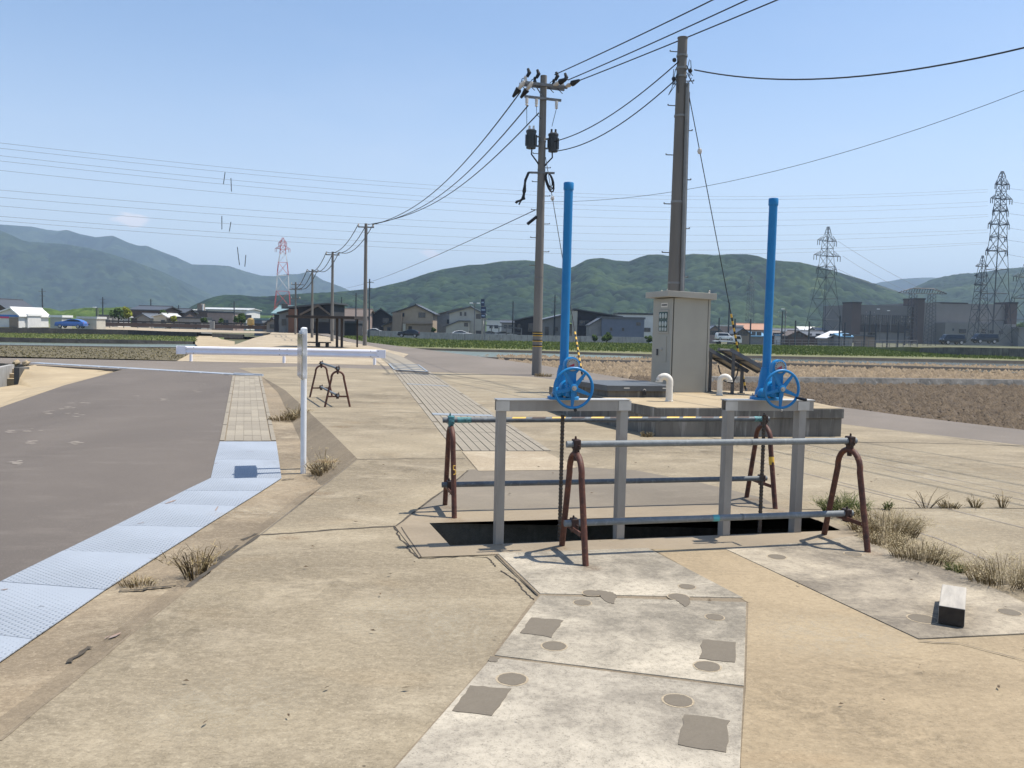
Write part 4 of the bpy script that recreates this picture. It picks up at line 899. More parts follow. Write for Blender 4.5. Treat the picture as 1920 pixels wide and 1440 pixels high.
# door details on the left face (local -x)
xf = -.03
MB().bx(xf-.012, xf, .14, .62, 1.08, 1.52).build('window_frame', M['cabtop'], cb, bevel=.01)
wn = MB().bx(xf-.015, xf-.002, .175, .585, 1.115, 1.485).build('window_pane', M['glassgreen'], cb)
RY = Matrix.Rotation(-PI/2, 3, 'Y')
for j in range(2):
    for i in range(3): MB().lathe([(.05,0),(.05,.004),(.034,.005),(.0001,.005)], 16, (xf-.016, .25+.13*i, 1.41-.15*j), RY).build('meter', M['meter'], wn)
for i in range(3): MB().bx(xf-.019, xf-.014, .205+.13*i, .29+.13*i, 1.13, 1.19).build('switch_plate', M['meter'], wn)
MB().bx(xf-.004, xf, .22, .52, 1.57, 1.65).build('name_plate', M['label'], cb)
tx = MB()
for k in range(9):
    y0 = .245+.028*k; tx.bx(xf-.006, xf-.0042, y0, y0+.018, 1.595+.004*(k % 2), 1.628)
tx.build('plate_lettering', M['black'], cb)
MB().bx(xf-.01, xf, .2, .47, .55, 1.03).build('small_door', M['cab'], cb, bevel=.004)
MB().lathe([(.028,0),(.028,.012),(.018,.016)], 14, (xf-.01,.41,.78), RY).build('lock', M['steel'], cb); MB().bx(xf-.03, xf, .6, .63, .66, .78).build('handle', M['hatch'], cb)
# hatch box
hq = [G(1113,743,pz), G(1243,745,pz), G(1238,727,pz), G(1100,725,pz)]
hq = [Vector((1.62,14.3,0)), Vector((2.7,14.55,0)), Vector((2.45,15.75,0)), Vector((1.12,15.5,0))]
ht = thing('access_hatch', 'low dark grey steel access hatch with padlock in front of the cabinet', 'hatch', (2,15,pz))
MB().slab(hq, pz-.01, pz+.1).build('curb', M['plinth_side'], ht, True)
c_ = sum(hq, Vector())/4; hl = [p+(p-c_).normalized()*.07 for p in hq]; lid = MB().slab(hl, pz+.104, pz+.2).build('lid', M['hatch'], ht, True, bevel=.006)
dx = (hl[1]-hl[0]).normalized(); nrm = Vector((dx.y,-dx.x,0))
for u in (.25,.83):
    a = hl[0].lerp(hl[1],u); MB().slab([a, a+dx*.1, a+dx*.1+nrm*.006, a+nrm*.006], pz+.15, pz+.165).build('name_plate', M['label'], lid, True)
a = hl[0].lerp(hl[1],.55)+nrm*.02; MB().tube([a+Vector((.025*math.cos(q)*1,0,pz+.11+.03*math.sin(q))) for q in [PI*k/6 for k in range(7)]], .007, 6).build('shackle', M['steel'], ht, True)
MB().box(a+Vector((0,0,pz+.075)), (.06,.03,.06)).build('padlock', M['black'], ht, True, bevel=.005)
# goose-neck vents
def vent(px, py, z, hgt, r, ang, label, ra=.085):
    p = G(px, py, z); v = thing('vent_pipe', label, 'vent pipe', p, ang, 'goose neck vent pipes')
    pts = [(0,0,0),(0,0,.02),(0,0,hgt-ra-r)]+[(-ra+ra*math.cos(q),0,hgt-ra-r+ra*math.sin(q)) for q in [PI*.93*k/12 for k in range(1,13)]]
    MB().tube(pts, r, 16).build('pipe', M['ventwhite'], v, smooth=True)
    MB().lathe([(r+.012,0),(r+.012,.012),(r,.014)], 16).build('floor_collar', M['ventwhite'], v); e = pts[-1]; MB().lathe([(r+.004,0),(r+.004,.02)], 16, (e[0],0,e[2]-.025)).build('mouth_rim', M['ventwhite'], v); return v
vent(1254.5, 752.5, pz, .455, .056, -.1, 'white goose neck vent pipe with a rust stain, in front of the cabinet')
vent(1349, 741, pz, .39, .05, PI*.9, 'white goose neck vent pipe half hidden behind the tilted solar panels')
# tilted solar panels on legs
sp0 = Vector((3.77,15.55,pz)); st = thing('solar_panel_stand', 'pair of tilted solar panels seen from behind on dark legs beside the cabinet', 'solar panel', sp0, math.radians(-4))
for i in range(2):
    y0 = -.05+.0*i; x0 = -.06+.34*i; yy = .45*(1-i)
    a, b = Vector((x0-.05,yy+.12,.80)), Vector((x0+.62,yy-.15,.42))
    dr = (b-a).normalized(); wv = Vector((-.38,.93,0)).normalized(); nm = dr.cross(wv).normalized()
    if nm.z < 0: nm = -nm
    def brd(o0, o1, w0, w1, t0, t1):
        vs = []
        for tt in (t0, t1):
            for u, v in ((o0,w0),(o1,w0),(o1,w1),(o0,w1)): vs.append(a+dr*u+wv*v+nm*tt)
        return MB().add(vs, [(0,3,2,1),(4,5,6,7),(0,1,5,4),(1,2,6,5),(2,3,7,6),(3,0,4,7)])
    Ln = (b-a).length
    pnl = brd(0, Ln, 0, .42, 0, .03).build('panel', M['panelback'], st); brd(.015, Ln-.015, .015, .405, .0305, .033).build('cells', M['pv'], pnl)
    for w0 in (-.02, .4): brd(-.02, Ln+.02, w0, w0+.04, -.035, .034).build('panel_rail', M['panelframe'], pnl)
    for u in (0, Ln*.45, Ln-.03): brd(u, u+.03, .02, .4, -.02, -.002).build('brace', M['panelframe'], pnl)
    for u in (.06, .88):
        p = a.lerp(b, u); hgt = p.z-.02
        MB().bx(p.x-.028, p.x+.028, p.y-.02, p.y+.03, 0, hgt).build('leg', M['panelframe'], st); MB().bx(p.x-.06, p.x+.06, p.y-.05, p.y+.06, 0, .012).build('foot_plate', M['panelframe'], st)
MB().tube([(.0,.1,.52),(.02,.02,.4),(.1,-.02,.24),(.25,0,.2),(.33,.02,.36),(.36,.05,.55)], .012, 6).build('cable', M['black'], st, smooth=True)

# block of timber on the grey slab
tb = G(1783,1171,.016); te = G(1795,1101,.113); ta_ = G(1791,1142,.113)
tz = thing('timber_block', 'short weathered grey timber block lying on the right cover slab', 'timber', (tb.x, tb.y, .013), math.atan2(-(te-ta_).x, (te-ta_).y)); TL = (te-ta_).length
M['timber'] = simple('weathered_timber', (.42,.385,.33), (.3,.275,.24), 3, .85, 0, .4, 25, stretch=(8, 1, 8), dist=.003); M['timberend'] = simple('timber_end_grain', (.03,.024,.02), (.05,.04,.03), 20, .9)
MB().bx(-.065,.065,0,TL,0,.10).build('beam', M['timber'], tz, bevel=.006); MB().bx(-.063,.063,-.004,-.0005,.003,.097).build('end_grain', M['timberend'], tz)

# ------------------------------------------------------------------ weeds
M['dry'] = forest_mat('dry_weed', (.16,.115,.06), (.28,.21,.11), (.4,.31,.17), (.52,.43,.26)); M['dark_dry'] = forest_mat('dark_dry_weed', (.05,.038,.022), (.12,.09,.048), (.26,.195,.095), (.42,.33,.17))
M['olive'] = forest_mat('olive_weed', (.12,.09,.048), (.27,.21,.115), (.41,.33,.19), (.55,.46,.29)); M['leaf'] = forest_mat('green_weed', (.05,.075,.02), (.1,.13,.04), (.17,.19,.07), (.3,.28,.13))
def weed(label, base, rx_, ry_, h, n, m, wd=.006, lean=.5, seeds=0, curl=.3, rot=0, core=.5, bits=2):
    V = []; Fc = []; T = []
    o = Vector(base)
    for i in range(n):
        an = rnd.uniform(0, 6.283); rr = math.sqrt(rnd.random()); bx_ = rx_*rr*math.cos(an)*.6; by_ = ry_*rr*math.sin(an)*.6
        bx2 = bx_*math.cos(rot)-by_*math.sin(rot); by2 = bx_*math.sin(rot)+by_*math.cos(rot)
        hh = h*rnd.uniform(.35, 1.05)*(1-.45*rr); d = Vector((math.cos(an), math.sin(an), 0))*lean*hh*rr + Vector((rnd.uniform(-1,1), rnd.uniform(-1,1), 0))*hh*.22
        p = Vector((bx2, by2, 0)); pts = [p, p+d*.35+Vector((0,0,hh*.5)), p+d*.8+Vector((0,0,hh*.85)), p+d*(1+curl)+Vector((0,0,hh*rnd.uniform(.75,1.05)))]
        t = rnd.random(); s = Vector((-math.sin(an+1), math.cos(an+1), 0))*wd*rnd.uniform(.5,1.3); b = len(V)
        for k, q in enumerate(pts): f = (1,.9,.6,.15)[k]; V += [q-s*f, q+s*f]; T += [t*(.6+.13*k)]*2
        for k in range(3): Fc.append((b+2*k, b+2*k+1, b+2*k+3, b+2*k+2))
        for k in range(bits):
            if rnd.random() < .8:
                c = pts[1].lerp(pts[3], rnd.random()); e = Vector((rnd.uniform(-1,1), rnd.uniform(-1,1), rnd.uniform(0,1.1)))*h*.2; g = Vector((rnd.uniform(-1,1), rnd.uniform(-1,1), rnd.uniform(-1,1))).normalized()*wd*.5; b = len(V)
                V += [c-g, c+g, c+e+g*.4, c+e-g*.4]; T += [min(1, t+.2)]*4; Fc.append((b,b+1,b+2,b+3))
        if seeds and rnd.random() < seeds:
            c = pts[3]
            for k in range(3):
                e = Vector((rnd.uniform(-1,1), rnd.uniform(-1,1), rnd.uniform(-1,1)))*.016; b = len(V); V += [c+e, c+e+Vector((.006,0,.002)), c+e+Vector((.003,.005,.006)), c+e+Vector((0,.002,.006))]; T += [.95]*4; Fc.append((b,b+1,b+2,b+3))
    ob = np_mesh('weed_plant', [tuple(v) for v in V], Fc, m, np.array(T)); ob.location = o
    return tag(ob, label, 'weed', 'dry weeds growing from the joints')
weed('tall dried dark weed beside the pale blue plates, left of the slab edge', GL(368,1082,.01), .14,.2,.32, 70, M['dark_dry'], .0045, .6, .1, .8, bits=6)
weed('low straw coloured tuft in the cracked strip beside the plates', GL(258,1098,.01), .2,.12,.09, 110, M['dry'], .003, .9, .1, .5)
weed('leafy dried weed with pale seed heads at the foot of the sloped face', GL(614,888,.02), .3,.35,.22, 260, M['olive'], .008, .8, .1, .4)
weed('thin seeding stalk beside the leafy weed near the sign post', GL(606,880,.02), .05,.05,.5, 12, M['dry'], .004, .35, 1., .2)
weed('pale straw tuft by the paver walkway behind the sign post', GL(535,788,.01), .5,.3,.14, 200, M['dry'], .006, .7, 0, .4)
weed('darker weed immediately left of the white sign post', GL(556,787,.01), .32,.3,.3, 160, M['olive'], .008, .7, .1, .4)
for lab, x, y, a, b, h, n, m, wdt in (('large bushy dried weed under the right front barricade leg', 1655,1000,.42,.3,.25,620,M['olive'],.002),
        ('green tinged grass clump behind the right front barricade leg', 1580,966,.26,.2,.24,300,M['leaf'],.004),
        ('second dried bush, in front of the large bush towards the timber block', 1660,1022,.26,.17,.16,260,M['olive'],.002),
        ('long low dried bush along the joint above the timber block', 1728,1052,.33,.16,.19,380,M['olive'],.0019),
        ('small yellow green tuft at the end of the long low bush', 1792,1072,.1,.08,.08,100,M['leaf'],.003),
        ('wide feathery dried bush at the right edge of the picture', 1885,1098,.36,.2,.26,400,M['olive'],.0019)):
    weed(lab, G(x, y, .0), a, b, h, n, m, wdt, .75, .25, .5, -.45, bits=5)
weed('bare reddish twig plant standing alone on the far joint line', G(1735,953), .08,.06,.3, 14, M['dark_dry'], .0035, 1.3, 0, .3, bits=1)
weed('small dark leafy weed on the joint line right of the bare twig plant', G(1779,953), .14,.09,.11, 60, M['olive'], .005, .7, 0, .4)
weed('tiny sprig between the dark leafy weed and the thin right sprig', G(1829,952), .06,.05,.15, 30, M['olive'], .005, .8, 0, .4)
weed('thin upright sprig at the right end of the joint line', G(1880,952), .045,.04,.22, 22, M['dry'], .004, .5, 0, .2)
weed('tiny green sprig near the large bushy weed on the joint', G(1664,956), .04,.04,.12, 30, M['leaf'], .006, .6, 0, .3)
weed('small yellowed weed at the foot of the platform front', G(1213,819), .14,.1,.12, 70, M['dry'], .006, .6, 0, .3)
weed('short weed growing at the base of the nearest concrete utility pole', G(1018,706), .45,.25,.16, 140, M['dry'], .01, .6, 0, .3)
# loose stones and leaf litter
M['litter'] = simple('dark_litter', (.05,.035,.02), (.12,.08,.045), 9, .9)
lt = MB()
for i in range(170):
    x = rnd.uniform(-1.6, 5); y = rnd.uniform(2.9, 14); s = rnd.uniform(.004, .013)
    if -.7 < x < 2.8 and 6 < y < 7.6 : continue
    an = rnd.uniform(0, 6.28); u = Vector((math.cos(an), math.sin(an), 0))*s*1.7; v = Vector((-math.sin(an), math.cos(an), 0))*s*.6; c = Vector((x, y, .0175)); lt.add([c-u, c-v+Vector((0,0,s*.5)), c+u, c+v], [(0,1,2,3)])
o = lt.build('leaf_litter', M['litter'], fix=False); o['kind'] = 'stuff'
# ------------------------------------------------------------------ poles and overhead lines
def crossarm(par, x0, x1, z, ya, ins=(), up=True, m='polesteel', s=.05):
    ca = MB().box(((x0+x1)/2*math.cos(ya), (x0+x1)/2*math.sin(ya), z), (x1-x0, s*1.6, s*1.6), ya).build('crossarm', M[m], par)
    for u in ins:
        x, y = u*math.cos(ya), u*math.sin(ya); zz = z+s*.8 if up else z-s*.8; sg_ = 1 if up else -1
        MB().lathe([(.02,zz),(.05,zz+sg_*.03),(.05,zz+sg_*.09),(.035,zz+sg_*.11),(.05,zz+sg_*.15),(.03,zz+sg_*.2)], 8, (x,y,0)).build('insulator', M['insul'], ca)
    return ca
def plain_pole(label, px, ybase, ytop, Y, r=.14, arms=((0.25,-.6,.6),), group='utility poles along the lane', m='pole', name='utility_pole', ins=(-.5,.05,.5), lean=0):
    b = D(px, ybase, Y); tp = D(px, ytop, Y).z - b.z; t = thing(name, label, 'utility pole', b, 0, group)
    MB().tube([(0,0,-.6),(lean,0,tp)], [r, r*.68], 12).build('shaft', M[m], t, smooth=True)
    for dz, a, c in arms: crossarm(t, a, c, tp-dz, .12, ins)
    return t, tp
def steps(t, r0, r1, H, zs, m='polesteel'):
    for k, z in enumerate(zs):
        s = 1 if k % 2 else -1; r = r0+(r1-r0)*z/H; MB().tube([(s*r*.8,0,z),(s*(r+.17),-.02,z)], .013, 6).tube([(s*(r+.16),-.02,z),(s*(r+.17),-.02,z+.03)], .016, 6).build('climbing_step', M[m], t)
PB_ = D(1006, 704, 28.1); TP = D(1019.5, 142, 28.1).z-PB_.z
tpole = thing('utility_pole', 'concrete utility pole with two transformers and double crossarms', 'utility pole', PB_, 0, 'utility poles along the lane')
MB().tube([(0,0,-.5),(0,0,TP)], [.165,.105], 20).build('shaft', M['pole'], tpole, smooth=True)
for z in (.95,1.12,1.3,1.38): MB().tube([(0,0,z),(0,0,z+.022)], .166, 16).build('tape_band', M['yellow'] if z != 1.12 else M['yellow'], tpole); MB().tube([(0,0,z+.023),(0,0,z+.06)], .166, 16).build('tape_band', M['black'], tpole)
for z in (3.2, TP-5.1, TP-3.0, TP-2.1): MB().tube([(0,0,z),(0,0,z+.03)], .15 if z < 4 else .13, 14).build('steel_band', M['polesteel'], tpole)
ARM = .33                               # crossarm angle in plan
def onpole(u, z, v=0): return Vector((u*math.cos(ARM)-v*math.sin(ARM), u*math.sin(ARM)+v*math.cos(ARM), z))
za = TP-.32
MB().box(onpole(0,za,.13), (1.55,.06,.09), ARM).build('crossarm', M['polesteel'], tpole)
ca = MB().box(onpole(0,za,-.13), (1.55,.06,.09), ARM).build('crossarm', M['polesteel'], tpole)
MB().tube([onpole(-.35,za,-.1), onpole(0,za-.45,-.1)], .02, 6).build('arm_brace', M['polesteel'], ca)
for u in (-.62,-.3,.35,.66):
    p = onpole(u, za+.05, .0); MB().lathe([(.03,0),(.06,.03),(.06,.08),(.035,.1),(.055,.15),(.03,.2)], 10, p).build('insulator', M['insul'] if abs(u) > .5 else M['black'], ca)
    q = p+Vector((.05,0,.17)); MB().tube([q, q+Vector((.07,0,.13)), q+Vector((.02,.0,.26))], [.05,.065,.04], 8).tube([q, q+Vector((-.16,.05,-.06)), q+Vector((-.2,.0,-.25)), q+Vector((-.05,-.1,-.42))], .014, 5).build('cable_cover', M['black'], ca)
for u in (-.72,.72,.3,-.45):
    p = onpole(u, za+.02, -.15 if u > 0 else -.2); dr_ = Vector((.5,-.6,.1)).normalized() if u > 0 else Vector((-.5,.35,-.6)).normalized()
    MB().tube([p, p+dr_*.14, p+dr_*.16, p+dr_*.3], [.035,.075,.07,.05], 8).build('strain_insulator', M['insul'], ca); MB().tube([p+dr_*.3, p+dr_*.36, p+dr_*.62], [.1,.09,.04], 8).build('cable_cover', M['black'], ca)
cb2 = MB().box(onpole(-.05, TP-.75, -.12), (1.25,.06,.075), ARM).build('crossarm', M['polesteel'], tpole)
for u in (-.6,-.27,.42):
    p = onpole(u, TP-.79, -.12); MB().lathe([(.05,0),(.05,-.16),(.03,-.17),(.055,-.22),(.03,-.24)], 10, p).build('fuse_cutout', M['insul'], cb2)
for sx, dz in ((-1, 0), (1, -.05)):
    c = Vector((sx*.36, -.06+.1*sx, TP-2.05+dz)); tr = MB().lathe([(.15,-.3),(.155,-.28),(.155,.2),(.17,.21),(.17,.27),(.12,.3)], 16, c).build('transformer', M['transformer'], tpole, smooth=True)
    for q in range(8): MB().box(c+Vector((.165*math.cos(q*.785),.165*math.sin(q*.785),-.04)), (.05,.012,.36), q*.785).build('cooling_fin', M['transformer'], tr)
    for q in (-.06,.07): MB().lathe([(.03,.28),(.045,.32),(.03,.36),(.035,.42),(.015,.43)], 8, c+Vector((q,0,0))).build('bushing', M['insul'] if sx < 0 else M['black'], tr)
    MB().box((sx*.17, c.y*.5, c.z+.1), (.25,.05,.05)).box((sx*.17, c.y*.5, c.z-.2), (.25,.05,.05)).build('bracket', M['polesteel'], tr)
    MB().tube([c+Vector((.03*-sx,-.1,-.28)), c+Vector((-.02*sx,-.1,-.5)), Vector((sx*.14,-.1,c.z-.72)), Vector((sx*.11,-.1,c.z-.78))], .024, 8).build('drop_cable', M['black'], tr, smooth=True)
MB().box((0,-.1,TP-3.1), (.85,.06,.06)).build('crossarm', M['polesteel'], tpole)
def loop(x, z, sx, n, par, w=.16, hgt=.5, r=.017):
    mb = MB()
    for k in range(n):
        W_ = w*rnd.uniform(.5,1); H_ = hgt*rnd.uniform(.7,1.1); x_ = x+rnd.uniform(-.03,.03)
        mb.tube([(x_+sx*W_*math.sin(q)*.5+sx*W_*.35*(1-math.cos(q)), -.1+rnd.uniform(-.04,.04), z-H_*(1-math.cos(q))/2) for q in [2*PI*j/14 for j in range(15)]], r, 6)
    mb.build('cable_coil', M['black'], par, smooth=True)
loop(.2, TP-3.1, 1, 6, tpole, .3, .62)
mb = MB()
for k in range(9):
    a = Vector((-.4+rnd.uniform(-.04,.03), -.1+rnd.uniform(-.04,.04), TP-3.1)); mb.tube([a, a+Vector((-.1,0,-.25)), a+Vector((-.14+rnd.uniform(-.06,.06),0,-.6)), a+Vector((-.12+rnd.uniform(-.1,.04),0,-.85)), a+Vector((-.34+rnd.uniform(-.1,.1),0,-1.0+rnd.uniform(-.08,.08)))], .02, 6)
mb.build('cable_bundle', M['black'], tpole, smooth=True)
for u, dz in ((-.6,0),(.42,0)):
    a = onpole(u, TP-1.02, -.12); MB().tube([a, Vector((a.x+.02 if u < 0 else .3, -.1, TP-1.62))], .01, 5).build('jumper', M['wire'], tpole)
MB().tube([onpole(-.27,TP-1.03,-.12), Vector((-.2,-.1,TP-1.25)), Vector((-.05,-.12,TP-1.4))], .01, 5).build('jumper', M['wire'], tpole)
steps(tpole, .165, .105, TP, [3.6+.45*k for k in range(10)])
MB().tube([Vector((-.12,-.05,TP-4.5)), Vector((-.42,-.05,TP-4.75))], .05, 8).build('cable_closure', M['black'], tpole)
# brown steel pole behind the cabinet
QB = D(1258, 706, 21.5); TQ = D(1286.5, 72, 21.5).z-QB.z
bp = thing('steel_pole', 'tall brown steel pole with grey conduit rising behind the control cabinet', 'utility pole', QB, 0)
MB().tube([(0,0,-.2),(0,0,TQ*.4),(0,0,TQ-1.0),(0,0,TQ)], [.17,.152,.122,.118], 24).build('shaft', M['bigpole'], bp, smooth=True)
MB().lathe([(.13,TQ),(.13,TQ+.02),(.0001,TQ+.035)], 20).build('pole_cap', M['bigpole'], bp)
MB().tube([(.19,-.1,.2),(.14,-.1,TQ-1.1)], .05, 12).build('conduit', M['conduit'], bp, smooth=True); MB().tube([(.245,-.04,.2),(.19,-.04,TQ-1.3)], .03, 10).build('conduit', M['raildark'], bp, smooth=True)
for z in (TQ-.45, TQ-.75, TQ-.95, TQ-1.9, TQ-4.0, TQ-6): MB().tube([(0,0,z),(0,0,z+.05)], .137+.0045*(TQ-z), 18).build('steel_band', M['conduit'], bp)
steps(bp, .185, .13, TQ, [1.9,2.5,3.1,3.7,4.3,4.9,5.5,6.1,6.7,7.3,8.0][:int(99)])
mb = MB()
for k in range(8):
    a = Vector((rnd.choice((-.2,.2))*rnd.uniform(.7,1.2), -.12+rnd.uniform(-.1,.05), TQ-.75+rnd.uniform(-.3,.2)))
    mb.tube([a, a+Vector((rnd.uniform(-.12,.12), -.04, -.2)), a+Vector((rnd.uniform(-.1,.1), 0, -.38)), Vector((a.x*.6, -.12, a.z-.1))], .009, 5)
mb.build('loose_wires', M['wire'], bp, smooth=True)
for u, z in ((-.2,TQ-.55),(-.2,TQ-1.0),(.2,TQ-.8)): MB().ball((u,-.08,z), .055, 8).build('insulator', M['black'], bp)
def guy(label, top, px, py, z, yg0, yg1, frac):
    b = G(px, py, z); t = thing('guy_wire', label, 'guy wire', b); top = Vector(top)-b
    MB().tube([(0,0,0), top], .011, 6).build('wire', M['wire'], t); p = top*frac; MB().ball(p, .062, 8, 1.25).build('insulator', M['insul'], t, smooth=True)
    n = 22; L = top.length
    for k in range(n):
        a, c = top*((.1+yg1*k/n)/L), top*((.1+yg1*(k+1)/n)/L); MB().tube([a, c], .026, 8).build('guard_band', M['yellow'] if k % 2 else M['black'], t, smooth=True)
    MB().tube([(0,0,-.1),(0,0,.12)], .03, 8).build('anchor', M['polesteel'], t); return t
guy('yellow and black guarded guy wire behind the left blue gate pipe', Vector(PB_)+Vector((.12,-.1,TP-2.6)), 1098, 741, -.02, 0, 2.1, .78)
guy('yellow and black guarded guy wire rising behind the solar panels', Vector(QB)+Vector((.14,-.1,TQ-1.2)), 1399, 736, pz-.44, 0, 2.0, .8)
# roadside poles running away on the left
rowp = [(684,648,419,59.5,'nearest roadside pole of the row, left of the grass field'),(622.5,640,472,70.3,'second roadside pole of the row, right of the dark barn'),(585,633.5,505,84.6,'third roadside pole of the row, in front of the dark barn'),(554,628,529,104,'fourth roadside pole of the row, with double crossarms at the barn end')]
row = []
for i, (x, yb, yt, Y, lab) in enumerate(rowp):
    t, tp = plain_pole(lab, x, yb, yt, Y, .15 if i == 0 else .14, ((.25,-.55,.55),) if i < 3 else ((.3,-.5,1.0),(.9,-.75,.75),(2.0,-.6,.6)))
    row.append((t, tp))
    MB().tube([(0,0,.9),(0,0,1.9)], .165, 12).build('band_guard', M['pole'], t)
for x, yb, yt, Y, lab in ((692,625,523,120,'dark thin pole immediately right of the nearest roadside pole'),(640,622,557,150,'thin far pole between the second roadside pole and the tile roof'),(667,622,549,140,'thin far pole left of the nearest roadside pole'),
        (80,605,541,150,'dark pole above the white box shed at far left'),(193,603,557,190,'dark pole left of the yellow tree'),(283,600,561,200,'dark pole in front of the large dark roof'),(335,603,572,200,'short pole by the white roofed works'),(439,606,565,180,'pole at the right end of the brown works'),(181,602,577,150,'slim lamp pole between the two left sheds'),
        (961,622,565,175,'thin pole left of the transformer pole'),(1039,625,553,165,'thin pole between transformer pole and left blue pipe')):
    plain_pole(lab, x, yb, yt, Y, .13 if Y < 160 else .16, ((.5,-.6,.6),(1.3,-.5,.5)) if yt < 570 and Y < 195 else ((.4,-.5,.5),), 'distant poles among the houses', 'latt', ins=())
ui = 0
def wire3(name, pts, r, m='wire', n=20, label=None, cat='cable', group=None, ext=1.0):
    P_ = [p if isinstance(p, Vector) else D(*p) for p in pts]; mb = MB(); Q = []
    ts = [0., (P_[1].x-P_[0].x)/(P_[2].x-P_[0].x), 1.] if len(P_) == 3 else None
    for i in range(n+1):
        t = i/n*ext
        if len(P_) == 3:
            t0, t1, t2 = ts; l0 = (t-t1)*(t-t2)/((t0-t1)*(t0-t2)); l1 = (t-t0)*(t-t2)/((t1-t0)*(t1-t2)); l2 = (t-t0)*(t-t1)/((t2-t0)*(t2-t1)); Q.append(P_[0]*l0+P_[1]*l1+P_[2]*l2)
        else: Q.append(P_[0].lerp(P_[1], t))
    mb.tube(Q, r, 5); return tag(mb.build(name, M[m], None, fix=False, smooth=True), label, cat, group)
def sag(a, b, s): m = (a+b)/2; m.z -= s; return [a, m, b]
for k, (x, y, xe, ye) in enumerate(((1040,140,1318,-1),(1065,150,1381,-1),(1068,158,1436,-1))):
    a = D(x,y,28.0); e = D(xe,ye,20.2); d = e-a
    wire3('overhead_cable', [a, a+d*1.05+Vector((0,0,-.12)), a+d*4.2+Vector((0,0,.6))], .017, 'wire', 30, ['upper cable leaving the transformer pole towards the top right','middle cable leaving the transformer pole towards the top right','lower cable leaving the transformer pole towards the top right'][k], 'cable', 'overhead cables')
wire3('overhead_cable', [(1040,265,28.0),(1160,206,24.6),(1272,116,21.4)], .016, 'wire', 16, 'upper cable from the transformers to the brown steel pole', 'cable', 'overhead cables')
wire3('overhead_cable', [(1036,284,28.0),(1150,241,24.6),(1266,150,21.4)], .016, 'wire', 16, 'lower cable from the transformers to the brown steel pole', 'cable', 'overhead cables')
wire3('overhead_cable', [(1302,131,21.4),(1480,149,19.5),(1922,89,15.5)], .017, 'wire', 24, 'twisted cable running right from the top of the brown steel pole', 'cable', 'overhead cables', 1.35)
wire3('overhead_cable', [(1021,378,28.0),(1200,368,24.5),(1922,169,17.)], .006, 'wire', 26, 'thin line passing behind the brown steel pole towards the right edge', 'cable', 'overhead cables', 1.3)
wire3('overhead_cable', [(976,172,28.0),(858,318,41),(705,420,59.5)], .022, 'wire', 24, 'top left cable from the transformer pole to the nearest roadside pole', 'cable', 'overhead cables')
wire3('overhead_cable', [(990,198,28.0),(882,318,40),(698,421,59.5)], .022, 'wire', 24, 'middle left cable from the transformer pole to the nearest roadside pole', 'cable', 'overhead cables')
wire3('overhead_cable', [(1010,212,28.0),(897,322,40),(690,421,59.5)], .022, 'wire', 24, 'lowest left cable from the transformer pole to the nearest roadside pole', 'cable', 'overhead cables')
wire3('overhead_cable', [(1003,394,28.0),(850,465,44),(645,541,140)], .014, 'wire', 24, 'service wire dropping left from the transformer pole to the far houses', 'cable', 'overhead cables')
for i in range(3):
    (ta, ha), (tb_, hb_) = row[i], row[i+1]
    for u, nm in ((-.5,'left'),(.05,'middle'),(.5,'right')):
        a = ta.location+Vector((u, u*.1, ha-.02)); b = tb_.location+Vector((u, u*.1, hb_-.02 if i < 2 else hb_-.7)); P_ = sag(a, b, .75)
        wire3('overhead_cable', P_, .026+.005*i, 'wire', 10, f"{nm} cable between the {('nearest and second','second and third','third and fourth')[i]} roadside poles", 'cable', 'overhead cables')
# high-voltage conductors across the sky
Ls = [268,278,292,302,320,358,372,388,408,416]; Ms = [338,346,360,369,384,408,420,436,452,462]; Rs = [372,379,395,405,419,425,448,455,471,476]
nm = ['topmost','second','third','fourth','fifth','sixth','seventh','eighth','ninth','lowest']
for i in range(10): wire3('power_line', [(-60, Ls[i]-7, 200),(690,Ms[i],270),(1852,Rs[i]-17-(2 if i % 2 else 0),330)], .042, 'hvwire', 40, f'{nm[i]} of the ten faint power lines crossing the sky', 'power line', 'power lines crossing the sky')
for k, (x0,y0,x1,y1,w) in enumerate(((422,323,419,345,'highest left'),(433,334,434,359,'highest right'),(416,405,416,430,'middle left'),(433,416,430,434,'middle right'),(445,463,449,497,'lowest left'),(461,478,459,500,'lowest right'))):
    tag(MB().tube([D(x0,y0,243), D(x1,y1,243)], .11, 6).build('line_pendant', M['wire'], None), f'short dark rod hanging on the power lines, {w} of six', 'line marker', 'rods hanging on the power lines')
for k, (y0,y1) in enumerate(((350,362),(374,390),(397,410),(424,440),(447,462),(474,492))): wire3('power_line', [(1889,y0+3,330),(1945,(y0+y1)/2+3,318),(2010,y1,305)], .05, 'hvwire', 8, f"{('first','second','third','fourth','fifth','sixth')[k]} from the top of the faint lines right of the tall pylon", 'power line', 'power lines right of the tall pylon')
for k, (x0,y0,x1,y1,w) in enumerate(((1571,452,1735,545,'upper'),(1580,480,1700,545,'middle'),(1572,505,1685,547,'lower'))): wire3('power_line', [D(x0,y0,255), (D(x0,y0,255)+D(x1,y1,250))/2-Vector((0,0,.6)), D(x1,y1,250)], .04, 'hvwire', 8, f'{w} line from the dark pylon down to the gantry', 'power line', 'lines from dark pylon to gantry')

